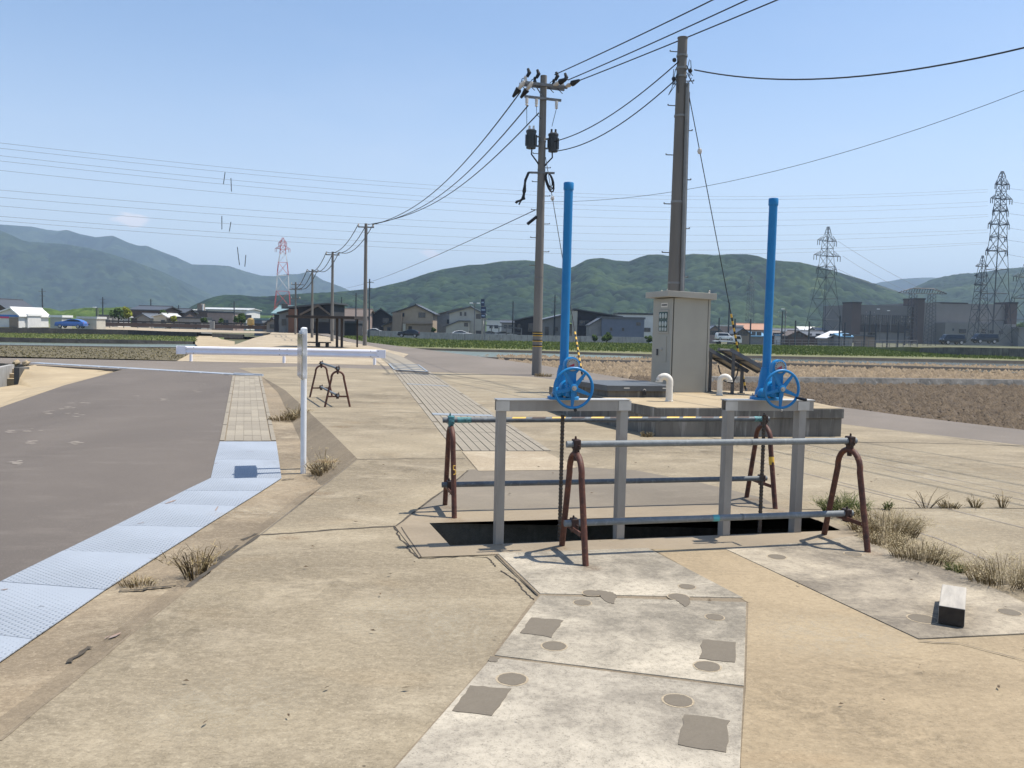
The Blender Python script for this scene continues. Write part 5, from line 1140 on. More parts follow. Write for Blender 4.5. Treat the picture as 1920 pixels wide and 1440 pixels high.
# ------------------------------------------------------------------ lattice pylons
def pylon(label, px, Y, ybase, levels, arms, mats, r=.09, name='pylon', yaw=.25, base=None, hang=True, peak=0):
    b = base or D(px, ybase, Y); t = thing(name, label, 'pylon', (b.x, b.y, -1.5), yaw, 'lattice pylons'); k = Y/F
    def zz(y): return D(px, y, Y).z+1.5
    lv = [(zz(y), w*k/2) for y, w in levels]   # pixel rows and widths of the body
    for i in range(len(lv)-1):
        (z0, w0), (z1, w1) = lv[i], lv[i+1]; mb = MB(); n = max(1, int(round((z1-z0)/max(2.2, (w0+w1)*1.05))))
        for j in range(n):
            za, zb = z0+(z1-z0)*j/n, z0+(z1-z0)*(j+1)/n; wa, wb = w0+(w1-w0)*j/n, w0+(w1-w0)*(j+1)/n
            ca = [(-wa,-wa,za),(wa,-wa,za),(wa,wa,za),(-wa,wa,za)]; cb_ = [(-wb,-wb,zb),(wb,-wb,zb),(wb,wb,zb),(-wb,wb,zb)]
            for q in range(4):
                q2 = (q+1) % 4; mb.tube([ca[q], cb_[q]], r, 4); mb.tube([ca[q], cb_[q2]], r*.6, 4); mb.tube([ca[q2], cb_[q]], r*.6, 4); mb.tube([cb_[q], cb_[q2]], r*.6, 4)
        mb.build('lattice_section', mats[i % len(mats)], t, fix=False)
    for y, xl, xr, hgt, mi in arms:
        z = zz(y); w = float(np.interp(z, [l[0] for l in lv], [l[1] for l in lv])); h = hgt*k
        for s, X in ((-1, xl*k), (1, xr*k)):
            tip = (s*X, 0, z+h*.12); mb = MB()
            for e in (-1, 1):
                A0, A1 = (s*w, e*w, z), (s*w, e*w, z+h); mb.tube([A0, tip], r*.75, 4); mb.tube([A1, tip], r*.65, 4)
                for f in (.25,.5,.75): p = Vector(A0).lerp(Vector(tip), f); q = Vector(A1).lerp(Vector(tip), max(0, f-.2)); mb.tube([p, q], r*.5, 4)
            mb.tube([(s*w,-w,z),(s*w,w,z)], r*.7, 4); am = mb.build('crossarm', mats[mi % len(mats)], t, fix=False)
            if hang:
                for f in (1., .8): MB().tube([(s*X*f,0,z+h*.1),(s*X*f,0,z-h*.95)], r*1.1, 5).build('insulator_string', mats[0], am)
    return t
pylon('tall grey pylon with six crossarms at the right', 1860, 272, 642, [(642,46),(600,40),(550,32),(505,27),(470,23),(445,20),(420,18),(395,15),(372,13),(345,11),(330,8),(321,3)],
      [(346,14,18,9,0),(373,22,26,9,0),(396,16,19,9,0),(421,24,23,9,0),(445,18,18,8,0),(471,26,22,9,0)], [M['lattgrey']], .115)
pylon('dark pylon with three crossarms standing right of the right blue pipe', 1543, 255, 640, [(642,54),(600,42),(560,31),(520,22),(480,17),(452,13),(435,7),(425,3)],
      [(452,26,24,9,0),(480,34,36,9,0),(506,26,28,9,0)], [M['latt']], .085, yaw=.5)
pylon('narrow dark pylon directly left of the tall grey pylon', 1833, 265, 642, [(642,27),(600,22),(560,17),(520,12),(500,9),(488,5),(479,2)], [(500,15,14,6,0),(518,16,14,6,0),(535,16,13,6,0)], [M['latt']], .085, hang=False)
pylon('partly cut off pylon at the right picture edge', 1921, 270, 642, [(642,60),(600,48),(560,36),(520,22),(495,12),(480,5)], [(520,34,34,9,0),(560,36,36,9,0)], [M['latt']], .09)
pylon('red and white striped pylon beyond the dark barn', 530, 450, 580, [(592,32),(576,28),(546,23),(516,20),(492,16),(476,11),(460,8),(446,3)],
      [(456,8,7,6,1),(467,14,13,6,1)], [M['lattred'],M['lattred'],M['lattwhite'],M['lattred'],M['lattwhite'],M['lattred'],M['lattred']], .1, yaw=.2)
for yy in (575,517,492): pass
pylon('faint distant pylon left of the right blue pipe', 1404, 620, 640, [(642,13),(600,11),(560,9),(530,7),(517,2)], [(528,9,9,4,0),(545,10,10,4,0)], [M['lattgrey']], .13, hang=False)
gb = D(1725, 642, 250); gt = thing('line_gantry', 'flat topped steel line gantry with two lattice columns before the large building', 'gantry', (gb.x, gb.y, -1.5), .05); k = 250/F
zt_, zb_ = D(1725,541,250).z+1.5, D(1725,550,250).z+1.5
for x in (-18, 18):
    mb = MB(); n = 14; X = x*k
    for j in range(n):
        z0, z1 = zb_*j/n, zb_*(j+1)/n; w0 = .75+.5*(1-j/n); w1 = .75+.5*(1-(j+1)/n)
        for q, (sx, sy) in enumerate(((-1,-1),(1,-1),(1,1),(-1,1))):
            sx2, sy2 = ((1,-1),(1,1),(-1,1),(-1,-1))[q]; mb.tube([(X+sx*w0,sy*w0,z0),(X+sx*w1,sy*w1,z1)], .07, 4); mb.tube([(X+sx*w0,sy*w0,z0),(X+sx2*w1,sy2*w1,z1)], .05, 4)
    mb.build('lattice_column', M['lattgrey'], gt, fix=False)
mb = MB()
for e in (-1, 1):
    mb.tube([(-46*k,0,zb_+.1),(-20*k,e*.9,zt_),(20*k,e*.9,zt_),(46*k,0,zb_+.1)], .1, 4); mb.tube([(-46*k,0,zb_),(46*k,0,zb_)], .08, 4)
    for j in range(16): x = -40+80*j/16; mb.tube([(x*k,e*.8,zb_),((x+2.5)*k,e*.9,zt_-.1 if abs(x) < 21 else zb_+.8)], .06, 4)
mb.build('truss_beam', M['latt'], gt, fix=False)
# ------------------------------------------------------------------ guardrail and shelter
gA, gB = G(357,677.5), G(702,684); gm = (gA+gB)/2; gy = math.atan2((gB-gA).y, (gB-gA).x); gL = (gB-gA).length
gd = thing('guardrail', 'long white guardrail on three short posts across the far end of the pad', 'guardrail', (gm.x, gm.y, 0), gy)
gz = .42; prof = [(0,-.155),(-.03,-.13),(-.05,-.085),(-.035,-.045),(-.005,-.02),(-.005,.02),(-.035,.045),(-.05,.085),(-.03,.13),(0,.155),(.006,.155),(-.02,.0),(.006,-.155)]
MB().extr([(y,gz+z) for y,z in prof], -gL/2-.48, gL/2+.4, 'x').build('beam', M['guard'], gd)
for sx, cx in ((-1, -gL/2-.48), (1, gL/2+.4)): MB().bx(min(cx, cx+sx*.02), max(cx, cx+sx*.02), -.075, .02, gz-.158, gz+.158).build('end_plate', M['guard'], gd); MB().bx(cx-(.32 if sx > 0 else -.005), cx+(.32 if sx < 0 else -.005), -.0575, -.052, gz-.15, gz+.15).build('end_cover', M['guard'], gd)
for x in (-gL/2, .02, gL/2):
    MB().lathe([(.057,-.2),(.057,gz+.1)], 12, (x,.075,0)).build('post', M['guard'], gd, smooth=True)
    mb = MB()
    for u in (-.14, .14):
        for z in (-.1, .1): mb.ball((x+u,-.056,gz+z), .016, 6)
    mb.build('bolts', M['hatch'], gd)
sb_ = G(632,652); sh = thing('rest_shelter', 'flat roofed dark open shelter on slim posts beyond the guardrail', 'shelter', (sb_.x, sb_.y, 0))
M['darkwood'] = simple('dark_timber', (.03,.023,.02), (.045,.035,.03), 3, .7)
Ysh = sb_.y; zr = D(605,597,Ysh).z; xl, xr = D(541,597,Ysh).x-sb_.x, D(668,594,Ysh).x-sb_.x
MB().bx(xl, xr, -.6, 2.6, zr, zr+.16).build('roof', M['darkwood'], sh, bevel=.01)
for x in (632, 641): MB().bx(D(x,620,Ysh).x-sb_.x-.07, D(x,620,Ysh).x-sb_.x+.07, -.07, .07, -.1, zr).build('post', M['darkwood'], sh)
MB().bx(D(580,600,Ysh).x-sb_.x-.07, D(580,600,Ysh).x-sb_.x+.07, 2.0, 2.14, -.1, zr).build('post', M['darkwood'], sh); MB().bx(xr-.35, xr-.25, 2.0, 2.1, -.1, zr).build('post', M['darkwood'], sh)
bn = G(600,651); be = thing('bench', 'low dark bench under the rest shelter', 'bench', (bn.x, bn.y, 0))
MB().bx(-.75,.65,-.22,.22,.26,.33).build('seat', M['darkwood'], be)
for x in (-.1,.45): MB().bx(x-.08,x+.08,-.16,.16,-.05,.26).build('leg', M['darkwood'], be)

# ------------------------------------------------------------------ houses
HW = {k: simple('house_'+k, c, d, 1.2, .85, 0, .1, 12) for k, c, d in (('beige',(.38,.31,.235),(.33,.27,.205)),('tan',(.27,.215,.165),(.23,.185,.145)),('cream',(.47,.45,.385),(.41,.39,.335)),('grey',(.26,.26,.255),(.22,.22,.215)),
    ('dark',(.035,.035,.04),(.025,.025,.03)),('bluegrey',(.15,.175,.225),(.13,.155,.2)),('white',(.66,.65,.62),(.58,.57,.55)),('brown',(.12,.085,.07),(.095,.07,.058)),('pink',(.36,.27,.24),(.3,.23,.2)),('rust',(.16,.085,.055),(.13,.07,.05)))}
HR = {k: simple('roof_'+k, c, d, 2.5, r, 0, .2, 10) for k, c, d, r in (('tile',(.075,.08,.088),(.055,.058,.064),.45),('slate',(.12,.13,.14),(.095,.1,.11),.4),('brown',(.15,.115,.09),(.12,.092,.072),.6),('pale',(.6,.6,.58),(.52,.52,.5),.4),('white',(.78,.77,.74),None,.5),('blue',(.16,.34,.5),(.14,.3,.45),.4),('teal',(.2,.3,.31),(.17,.26,.27),.5),('orange',(.4,.2,.12),(.34,.17,.1),.6))}
M['winglass'] = simple('house_window_glass', (.03,.04,.05), (.05,.06,.075), 2, .1, 0, spec=.6); M['winframe'] = simple('window_frame', (.13,.125,.12), None, 1, .5); M['door'] = simple('dark_door', (.03,.028,.027), None, 1, .5)
M['eave'] = simple('dark_fascia', (.05,.048,.046), None, 1, .6)
def house(name, label, x0, x1, yb, ye, yr, Y, kind, wall, roof, wins=(), cat='house', dp=7., yaw=0., over=.45, group='houses beyond the fields', apex=.5, lean=None):
    xc = (x0+x1)/2; b = D(xc, yb, Y); w = (x1-x0)/F*Y; t = thing(name, label, cat, (b.x, b.y, min(b.z, -.6)-.0), yaw, group); zo = b.z-t.location.z
    eh = D(xc, ye, Y).z-b.z+zo; rh = D(xc, yr, Y).z-b.z+zo; hw = w/2; ax = -hw+w*apex
    prof = [(-hw,-1),(hw,-1),(hw,eh),(ax,rh),(-hw,eh)] if kind == 'g' else [(-hw,-1),(hw,-1),(hw,eh),(-hw,eh)]
    if kind == 'sl': prof = [(-hw,-1),(hw,-1),(hw,eh),(-hw,rh)]
    if kind == 'sr': prof = [(-hw,-1),(hw,-1),(hw,rh),(-hw,eh)]
    if kind == 'e':
        MB().extr([(0,-1),(dp,-1),(dp,eh),(dp/2,rh),(0,eh)], -hw, hw, 'x').build('wall', HW[wall], t)
        th = .22; sl = (rh-eh)/(dp/2); o = over
        MB().extr([(-o,eh-sl*o+.03),(dp/2,rh+.03),(dp+o,eh-sl*o+.03),(dp+o,eh-sl*o+.03+th),(dp/2,rh+.03+th),(-o,eh-sl*o+.03+th)], -hw-o, hw+o, 'x').build('roof', HR[roof], t)
        MB().tube([(-hw-o,dp/2,rh+.25),(hw+o,dp/2,rh+.25)], .14, 6).build('ridge', HR[roof], t)
    else:
        MB().extr(prof, 0, dp, 'y').build('wall', HW[wall], t); th = .22; o = over
        if kind == 'g':
            s1 = (rh-eh)/(ax+hw); s2 = (rh-eh)/(hw-ax)
            MB().extr([(-hw-o,eh-s1*o+.03),(ax,rh+.03),(hw+o,eh-s2*o+.03),(hw+o,eh-s2*o+.03+th),(ax,rh+.03+th),(-hw-o,eh-s1*o+.03+th)], -o, dp+o, 'y').build('roof', HR[roof], t)
            MB().tube([(ax,-o-.05,rh+.25),(ax,dp+o,rh+.25)], .13, 6).build('ridge', HR[roof], t)
        elif kind in ('sl','sr'):
            a, c = (rh, eh) if kind == 'sl' else (eh, rh); s = (c-a)/w
            MB().extr([(-hw-o,a-s*o+.03),(hw+o,c+s*o+.03),(hw+o,c+s*o+.03+th),(-hw-o,a-s*o+.03+th)], -o, dp+o, 'y').build('roof', HR[roof], t)
        else:
            MB().bx(-hw-.15, hw+.15, -.15, dp+.15, eh, eh+.35).build('roof', HR[roof], t)
    for fx, z, ww, hh, *k in wins:
        x = fx*w
        if k and k[0] == 'door': d = MB().bx(x-ww/2, x+ww/2, -.05, -.001, -.2, hh).build('door', M['door'], t); continue
        f = MB(); e = .06
        f.bx(x-ww/2, x+ww/2, -.08, -.002, z-hh/2, z-hh/2+e).bx(x-ww/2, x+ww/2, -.08, -.002, z+hh/2-e, z+hh/2).bx(x-ww/2, x-ww/2+e, -.08, -.002, z-hh/2+e, z+hh/2-e).bx(x+ww/2-e, x+ww/2, -.08, -.002, z-hh/2+e, z+hh/2-e)
        if ww > 1.2: f.bx(x-.03, x+.03, -.07, -.002, z-hh/2+e, z+hh/2-e)
        wf = f.build('window', M['winframe'], t); MB().bx(x-ww/2+e, x+ww/2-e, -.04, -.003, z-hh/2+e, z+hh/2-e).build('pane', M['winglass'], wf)
    return t, w, eh, rh
# middle group behind the pale wall
house('house','dark gabled far house left of the beige house',690,737,629,596,580,182,'g','dark','tile',((.2,3.2,1.2,1),(-.2,1.2,1.4,1.2)),yaw=.15)
t,w_,eh,rh = house('house','two storey beige house with dark gable roof behind the pale wall',738,811,631,588,573,160,'g','beige','tile',((.22,4.05,1.3,.95),(-.28,4.0,.75,.7),(-.06,0,.9,1.9,'door'),(.38,0,.5,1.7,'door')),apex=.56,dp=9)
MB().bx(-w_/2-.12,-w_/2+1.6,-.9,-.003,-1,eh+.1).build('side_wing', HW['tan'], t); MB().bx(-w_/2+1.7,w_/2+.05,-.6,-.003,2.35,2.6).build('floor_band', HW['tan'], t); MB().bx(-w_/2+1.75,-w_/2+2.3,-.58,-.1,-1,2.34).build('porch_pillar', HW['cream'], t)
MB().bx(-.2,w_/2,-.3,-.002,-1,2.3).build('ground_floor_wall', HW['tan'], t)
mb = MB(); mb.extr([(-3.2,1.5),(-.1,1.5),(-.1,2.5),(-3.2,1.6)], 0, 5, 'y'); 
house('house','low lean-to annex with tiled roof left of the beige house',719,739,631,611,602,161,'sr','tan','tile',((0,1,.7,1.6),),dp=5)
house('house','brown roofed house directly right of the beige house',812,862,631,593,579,172,'sr','grey','brown',((.1,3,1,.9),),dp=8,yaw=.1)
t,w_,eh,rh = house('house','two storey cream house with long tiled roof slope left of the pole sign',842,905,632.5,588,576,158,'g','cream','slate',((.36,3.9,.9,.9),(-.03,4.3,.4,.7),(-.16,4.3,.4,.7),(.02,.9,1.2,.6),(.38,.9,1.1,.8)),apex=.62,dp=9)
MB().extr([(-3.6,-1),(.6,-1),(.6,2.9),(-1.3,2.9),(-3.6,1.9)], -1.3, -.003, 'y').build('side_wing', HW['cream'], t); MB().extr([(-4.1,1.75),(-1.2,2.95),(.8,2.95),(.8,3.1),(-1.25,3.1),(-4.1,1.9)], -1.7, -.003, 'y').build('porch_roof', HR['slate'], t)
MB().bx(-.3,.45,-1.36,-1.302,2.0,2.7).build('window', M['winglass'], t)
house('house','dark house with low slate gable right of the carport',964,1006,633,602,592,168,'sr','dark','slate',((-.3,2,.5,1.2),(.3,2,1.6,1.6)),dp=8)
house('house','grey fronted house with lean roof just left of the left blue pipe',1018,1052,633,601,592,165,'sr','grey','slate',((.2,1.8,.8,.8),(-.3,1.2,.8,2.)),dp=8,yaw=.1)
house('house','narrow pale house close behind the left blue pipe',1052,1076,633,612,604,170,'sl','cream','tile',((0,1.4,.8,.8),),dp=6)
t,w_,eh,rh = house('warehouse','large black barn with sloping roof behind the blue grey house',1078,1162,634,594,582,158,'sl','dark','tile',((-.3,3,1.8,.9),(.1,3,1.8,.9)),cat='warehouse',dp=10)
MB().bx(-w_/2-.55,-w_/2+.35,-.15,.9,-1,rh-.15).build('side_wall', HW['cream'], t)
house('house','plain blue grey house with two small square windows',1128,1207,636,598,596,146,'f','bluegrey','slate',((-.28,2.0,.4,.55),(.0,2.0,.4,.55),(.36,3.0,.75,.55)),dp=8)
house('house','low grey lean-to at the left end of the blue grey house',1105,1127.5,636,611,597,147,'sr','grey','slate',(),dp=7,over=.15)
house('house','white two storey house partly hidden by the control cabinet',1158,1226,635,590,585,170,'f','white','tile',((.1,4,1.6,.5),(.3,2,1.4,.8)),dp=8)
# dark barn complex on the left
t,w_,eh,rh = house('warehouse','big black barn behind the rest shelter, its roof rising to the right',541,621,626,579,570,115,'sr','dark','tile',(),cat='warehouse',dp=9)
mb = MB().extr([(-w_*.22,eh*.75),(w_*.2,rh*.93),(w_*.47,eh*.8),(w_*.47,eh*.86),(w_*.2,rh*1.0),(-w_*.22,eh*.82)], -.5, -.1, 'y').build('gable_trim', HR['brown'], t)
MB().bx(w_*.05,w_*.45,-.2,-.05,eh*.55,eh*.68).build('window', M['winglass'], t); MB().bx(-w_*.5,-w_*.28,-.12,-.002,-1,eh*.98).build('rusty_cladding', HW['rust'], t)
house('house','grey house with pale blue panel at the left end of the black barn',523,541,626,588,583,118,'sr','grey','tile',((.1,4.2,.9,.7),(0,2,.6,.9)),dp=7,over=.25)
house('house','pale tiled upper roof just below the red and white pylon',514,540,626,589,576,140,'e','dark','teal',((0,2,.8,.8),),dp=9)
house('house','small dark old house left of the grey barn end house',500,522,625,606,598,150,'g','grey','tile',((0,1.2,1,.8),),dp=8)
house('house','brown tile roofed house between the second and nearest roadside poles',634,688,626,594,581,175,'e','pink','brown',((-.2,2.,1.2,1.),(.25,2.,1.2,1.)),dp=9)
house('outbuilding','low black outbuilding with pale cap right of the rest shelter posts',625,668,627,606,605,130,'f','dark','tile',(),dp=5,cat='outbuilding')
# left group
t,w_,eh,rh = house('shop_building','white shop with blue and red bands on its gable at the far left',-12,35,606,591,579,140,'g','white','white',(),cat='shop',dp=9,apex=.7,over=.3)
M['bandblue'] = simple('blue_band', (.07,.2,.52), None, 1, .5); M['bandred'] = simple('red_band', (.6,.06,.16), None, 1, .5)
MB().bx(-w_/2-.05,w_/2+.05,-.06,-.003,eh-.22,eh+.08).build('blue_band', M['bandblue'], t); MB().bx(-w_/2-.05,w_*.12,-.05,-.003,eh-.5,eh-.22).build('red_band', M['bandred'], t)
MB().bx(w_*.14,w_*.49,-.12,-.003,-.4,eh-.3).build('shutter', HW['tan'], t)
house('house','traditional dark tiled roof peeking above the white shop',-30,9,600,575,562,170,'g','brown','tile',(),dp=9,over=1.0)
house('shed','plain white box shed beside the white shop',35,52,606,592,592,142,'f','white','white',(),cat='shed',dp=4)
house('shed','white container with one small window near the blue car',94,116,610,595,595,134,'f','cream','white',((.15,1.0,.4,.25),),cat='shed',dp=3,group='sheds by the left road')
house('shed','long white low shed behind the blue car',146,181,611,597.5,596,136,'f','cream','pale',((.05,.95,.5,.25),),cat='shed',dp=3,group='sheds by the left road')
house('house','small grey shed with white gable end left of the yellow tree',186,204,602,593,592,180,'f','grey','slate',(),dp=6)
house('house','tiny white gabled house left of the yellow tree',204,221,602,594,591,182,'g','white','pale',(),dp=6)
house('house','large dark house with broad tiled roof right of the yellow tree',246,304,606,582,575,190,'e','brown','tile',((-.2,2,1,1),(.2,2,1,1)),dp=10)
house('house','small grey gabled house before the large dark roof',257,279,606,596,590,178,'g','grey','slate',((.1,1,1,.5),),dp=7)
t,w_,eh,rh = house('house','cream house with pale shed roof and dark window, left of the works',288,312,607,594,590,170,'g','cream','pale',((.25,1.5,.8,.7),),dp=7,apex=.7)
house('house','brown old house with white gable front among trees, left of the works',300,344,606,587,580,200,'e','brown','tile',(),dp=8)
house('factory','flat white roofed works building behind the trees',300,351,600,581,577,240,'f','brown','white',((.3,4,4,2),),cat='factory',dp=14)
t,w_,eh,rh = house('factory','brown walled works with stair tower and white chimney',344,389,606,584,583,225,'f','brown','tile',((0,2.2,.5,.5),),cat='factory',dp=12)
MB().bx(w_*.02,w_*.17,1,4,eh,eh+2.1).build('tower', HW['tan'], t); MB().tube([(w_*.22,1.5,eh),(w_*.22,1.5,eh+2.0)], .3, 10).build('chimney', HW['white'], t)
house('factory','pale roofed hall behind the brown works',373,462,604,581,578.5,260,'e','white','pale',((.4,3,6,1.5),),cat='factory',dp=14)
house('house','dark flat house with pink ground floor at the right end of the works',390,437,606,587,585,200,'f','pink','tile',((-.3,1.4,1.2,1.2),(.2,1.4,1.4,1.4)),dp=8)
house('house','low grey workshop with pale porch roof in front of the brown works',321,377,610,597,595.5,170,'f','grey','tile',((.05,.9,1.2,.9),(.3,.8,.8,1.2)),dp=6)
house('house','low blue grey shed right of the golden tank',477,503,612,600,598,170,'f','bluegrey','teal',((-.2,.9,1,.8),),dp=6)
house('shed','small beige hut left of the dark old house',493,501,614,605,604,160,'f','beige','pale',(),cat='shed',dp=3)
fb = D(350,611,150); fn = thing('metal_fence', 'long dark roadside fence before the left houses and works', 'fence', (fb.x, fb.y, fb.z-.3), .02)
fl, fr = D(180,605,150).x-fb.x, D(520,614,150).x-fb.x
MB().bx(fl,fr,0,.12,0,.62).build('lower_panel', HW['brown'], fn); MB().bx(fl,fr,-.05,.1,.72,.98).build('upper_rail', M['door'], fn)
for i in range(14): x = fl+(fr-fl)*i/13; MB().bx(x-.06,x+.06,.1,.2,-.3,1.1).build('post', M['polesteel'], fn)
tk = D(470,612,150); tn = thing('storage_tank', 'golden upright storage tank on dark legs at the end of the left fence', 'tank', tk)
MB().lathe([(.0001,1.5),(.35,1.46),(.6,1.25),(.62,1.1),(.62,.28),(.5,.2),(.0001,.15)], 18).build('tank_body', simple('golden_tank', (.48,.33,.13), (.4,.27,.1), 2, .35, .5), tn, smooth=True)
for q in range(3): MB().bx(.45*math.cos(q*2.1)-.05,.45*math.cos(q*2.1)+.05,.45*math.sin(q*2.1)-.05,.45*math.sin(q*2.1)+.05,-.5,.25).build('leg', M['door'], tn)
sp_ = D(397,614,140); tag(MB().bx(sp_.x-.35,sp_.x+.35,sp_.y,sp_.y+.4,sp_.z-.2,sp_.z+1.05).build('marker_slab', HW['grey'], None, bevel=.03), 'upright grey slab standing before the left fence', 'stone')
# pale wall, carport, sign pole, lamps
wv = [D(609,625,165), D(690,630,148), D(940,638.5,141), D(1216,644,136)]
pw = thing('pale_wall', 'long pale concrete wall behind the grass field', 'wall', (wv[1].x, wv[1].y, wv[1].z))
for i in range(3):
    a, b = wv[i], wv[i+1]; nS = (4, 11, 11)[i]
    for k in range(nS):
        p, q = a.lerp(b, k/nS), a.lerp(b, (k+1)/nS-.002); z0 = min(p.z, q.z)-.4; z1 = D(0,0,1).z*0+(a.z+(b.z-a.z)*(k+.5)/nS)+.98
        MB().slab([p, q, q+Vector((0,.2,0)), p+Vector((0,.2,0))], z0, z1).build('wall_panel', M['white_wall'], pw, True)
cpb = D(942,626,150); cp = thing('carport', 'grey open carport with flat roof behind the pale wall', 'carport', (cpb.x, cpb.y, cpb.z-.6), .05); wcp = 36/F*150
MB().extr([(-wcp,2.0),(wcp,1.55),(wcp,1.72),(-wcp,2.17)], -1, 4, 'y').build('roof', HR['slate'], cp)
for i in range(6): x = -wcp+.1+2*(wcp-.1)*i/5; MB().bx(x-.08,x+.08,-.9,-.75,-.5,1.95-.43*(x+wcp)/(2*wcp)).build('post', M['polesteel'], cp)
MB().bx(-wcp,wcp,-.95,-.9,.75,.85).build('rail', M['polesteel'], cp)
pb = D(904,634.5,138); ps = thing('pole_sign', 'tall dark pole with stacked dark blue sign boards between carport and cream house', 'sign', pb); k = 138/F
M['signblue'] = simple('navy_sign', (.03,.045,.1), (.025,.035,.08), 2, .4); M['signpale'] = simple('sign_print', (.3,.38,.5), None, 1, .5)
MB().bx(-.16,.16,-.1,.1,-.3,6.3).build('post', M['galv'], ps)
for z0, z1, x0, x1 in ((5.2,6.35,-.3,.3),(4.05,5.1,-.28,.55),(3.3,4.0,-.25,.5)):
    bd = MB().bx(x0,x1,-.22,-.105,z0,z1).build('sign_board', M['signblue'], ps); MB().bx(x0+.1,x1-.12,-.226,-.221,(z0+z1)/2-.1,(z0+z1)/2+.12).build('sign_print', M['signpale'], bd)
MB().bx(.1,.8,-.16,-.1,3.05,3.28).build('bracket', M['galv'], ps); MB().bx(.25,.5,-.08,.1,-.3,3.2).build('support', HW['grey'], ps)
def lamp(label, px, yb, yt, Y, heads=1, head='l'):
    b = D(px,yb,Y); h = D(px,yt,Y).z-b.z; t = thing('street_lamp', label, 'street lamp', b, 0, 'distant lamp posts'); MB().tube([(0,0,-.5),(0,0,h)], .09, 8).build('post', M['polesteel'], t)
    for s in ((-1,1) if heads == 2 else (-1,)): MB().tube([(0,0,h-.15),(s*.55,0,h)], .05, 6).build('arm', M['polesteel'], t); MB().bx(min(s*.35,s*.95),max(s*.35,s*.95),-.18,.18,h-.03,h+.14).build('lamp_head', M['whitepost'], t, bevel=.04)
lamp('double headed lamp post in front of the cream house', 889, 632, 569, 155, 2)
lamp('lamp post left of the dark three armed pylon', 1471, 640, 580, 180); lamp('left lamp post in front of the large building', 1649, 640, 580, 200); lamp('right lamp post in front of the large building', 1668, 640, 583, 210); lamp('slim lamp post beside the yellow tree', 181+3, 603, 577, 165)
# ------------------------------------------------------------------ cars
M['tyre'] = simple('tyre', (.015,.015,.016), None, 1, .8); M['rim'] = simple('wheel_rim', (.4,.4,.42), None, 1, .35, .6); M['carglass'] = simple('car_glass', (.012,.015,.02), None, 1, .08, 0, spec=.7); M['lampred'] = simple('tail_lamp', (.4,.02,.02), None, 1, .3)
PAINT = {k: simple('car_paint_'+k, c, None, 1, .25, .1, spec=.6) for k, c in (('blue',(.06,.15,.42)),('black',(.012,.014,.018)),('white',(.72,.72,.71)),('silver',(.42,.43,.44)),('dark',(.03,.035,.04)))}
PROF = {'hatch': ([(-.5,.22),(-.49,.5),(-.47,.62),(-.2,.74),(0.02,.98),(.16,1.0),(.34,.9),(.47,.68),(.5,.55),(.5,.24)], [(-.17,.73),(.03,.94),(.16,.96),(.33,.87),(.41,.72)]),
    'van': ([(-.5,.2),(-.5,.5),(-.44,.6),(-.36,.97),(-.3,1.0),(.44,1.0),(.49,.96),(.5,.5),(.5,.2)], [(-.38,.6),(-.33,.93),(.42,.94),(.45,.62)]),
    'kei': ([(-.5,.2),(-.5,.48),(-.46,.56),(-.3,.62),(-.16,.97),(-.1,1.0),(.42,1.0),(.47,.95),(.5,.52),(.5,.2)], [(-.25,.62),(-.13,.93),(.4,.94),(.43,.62)])}
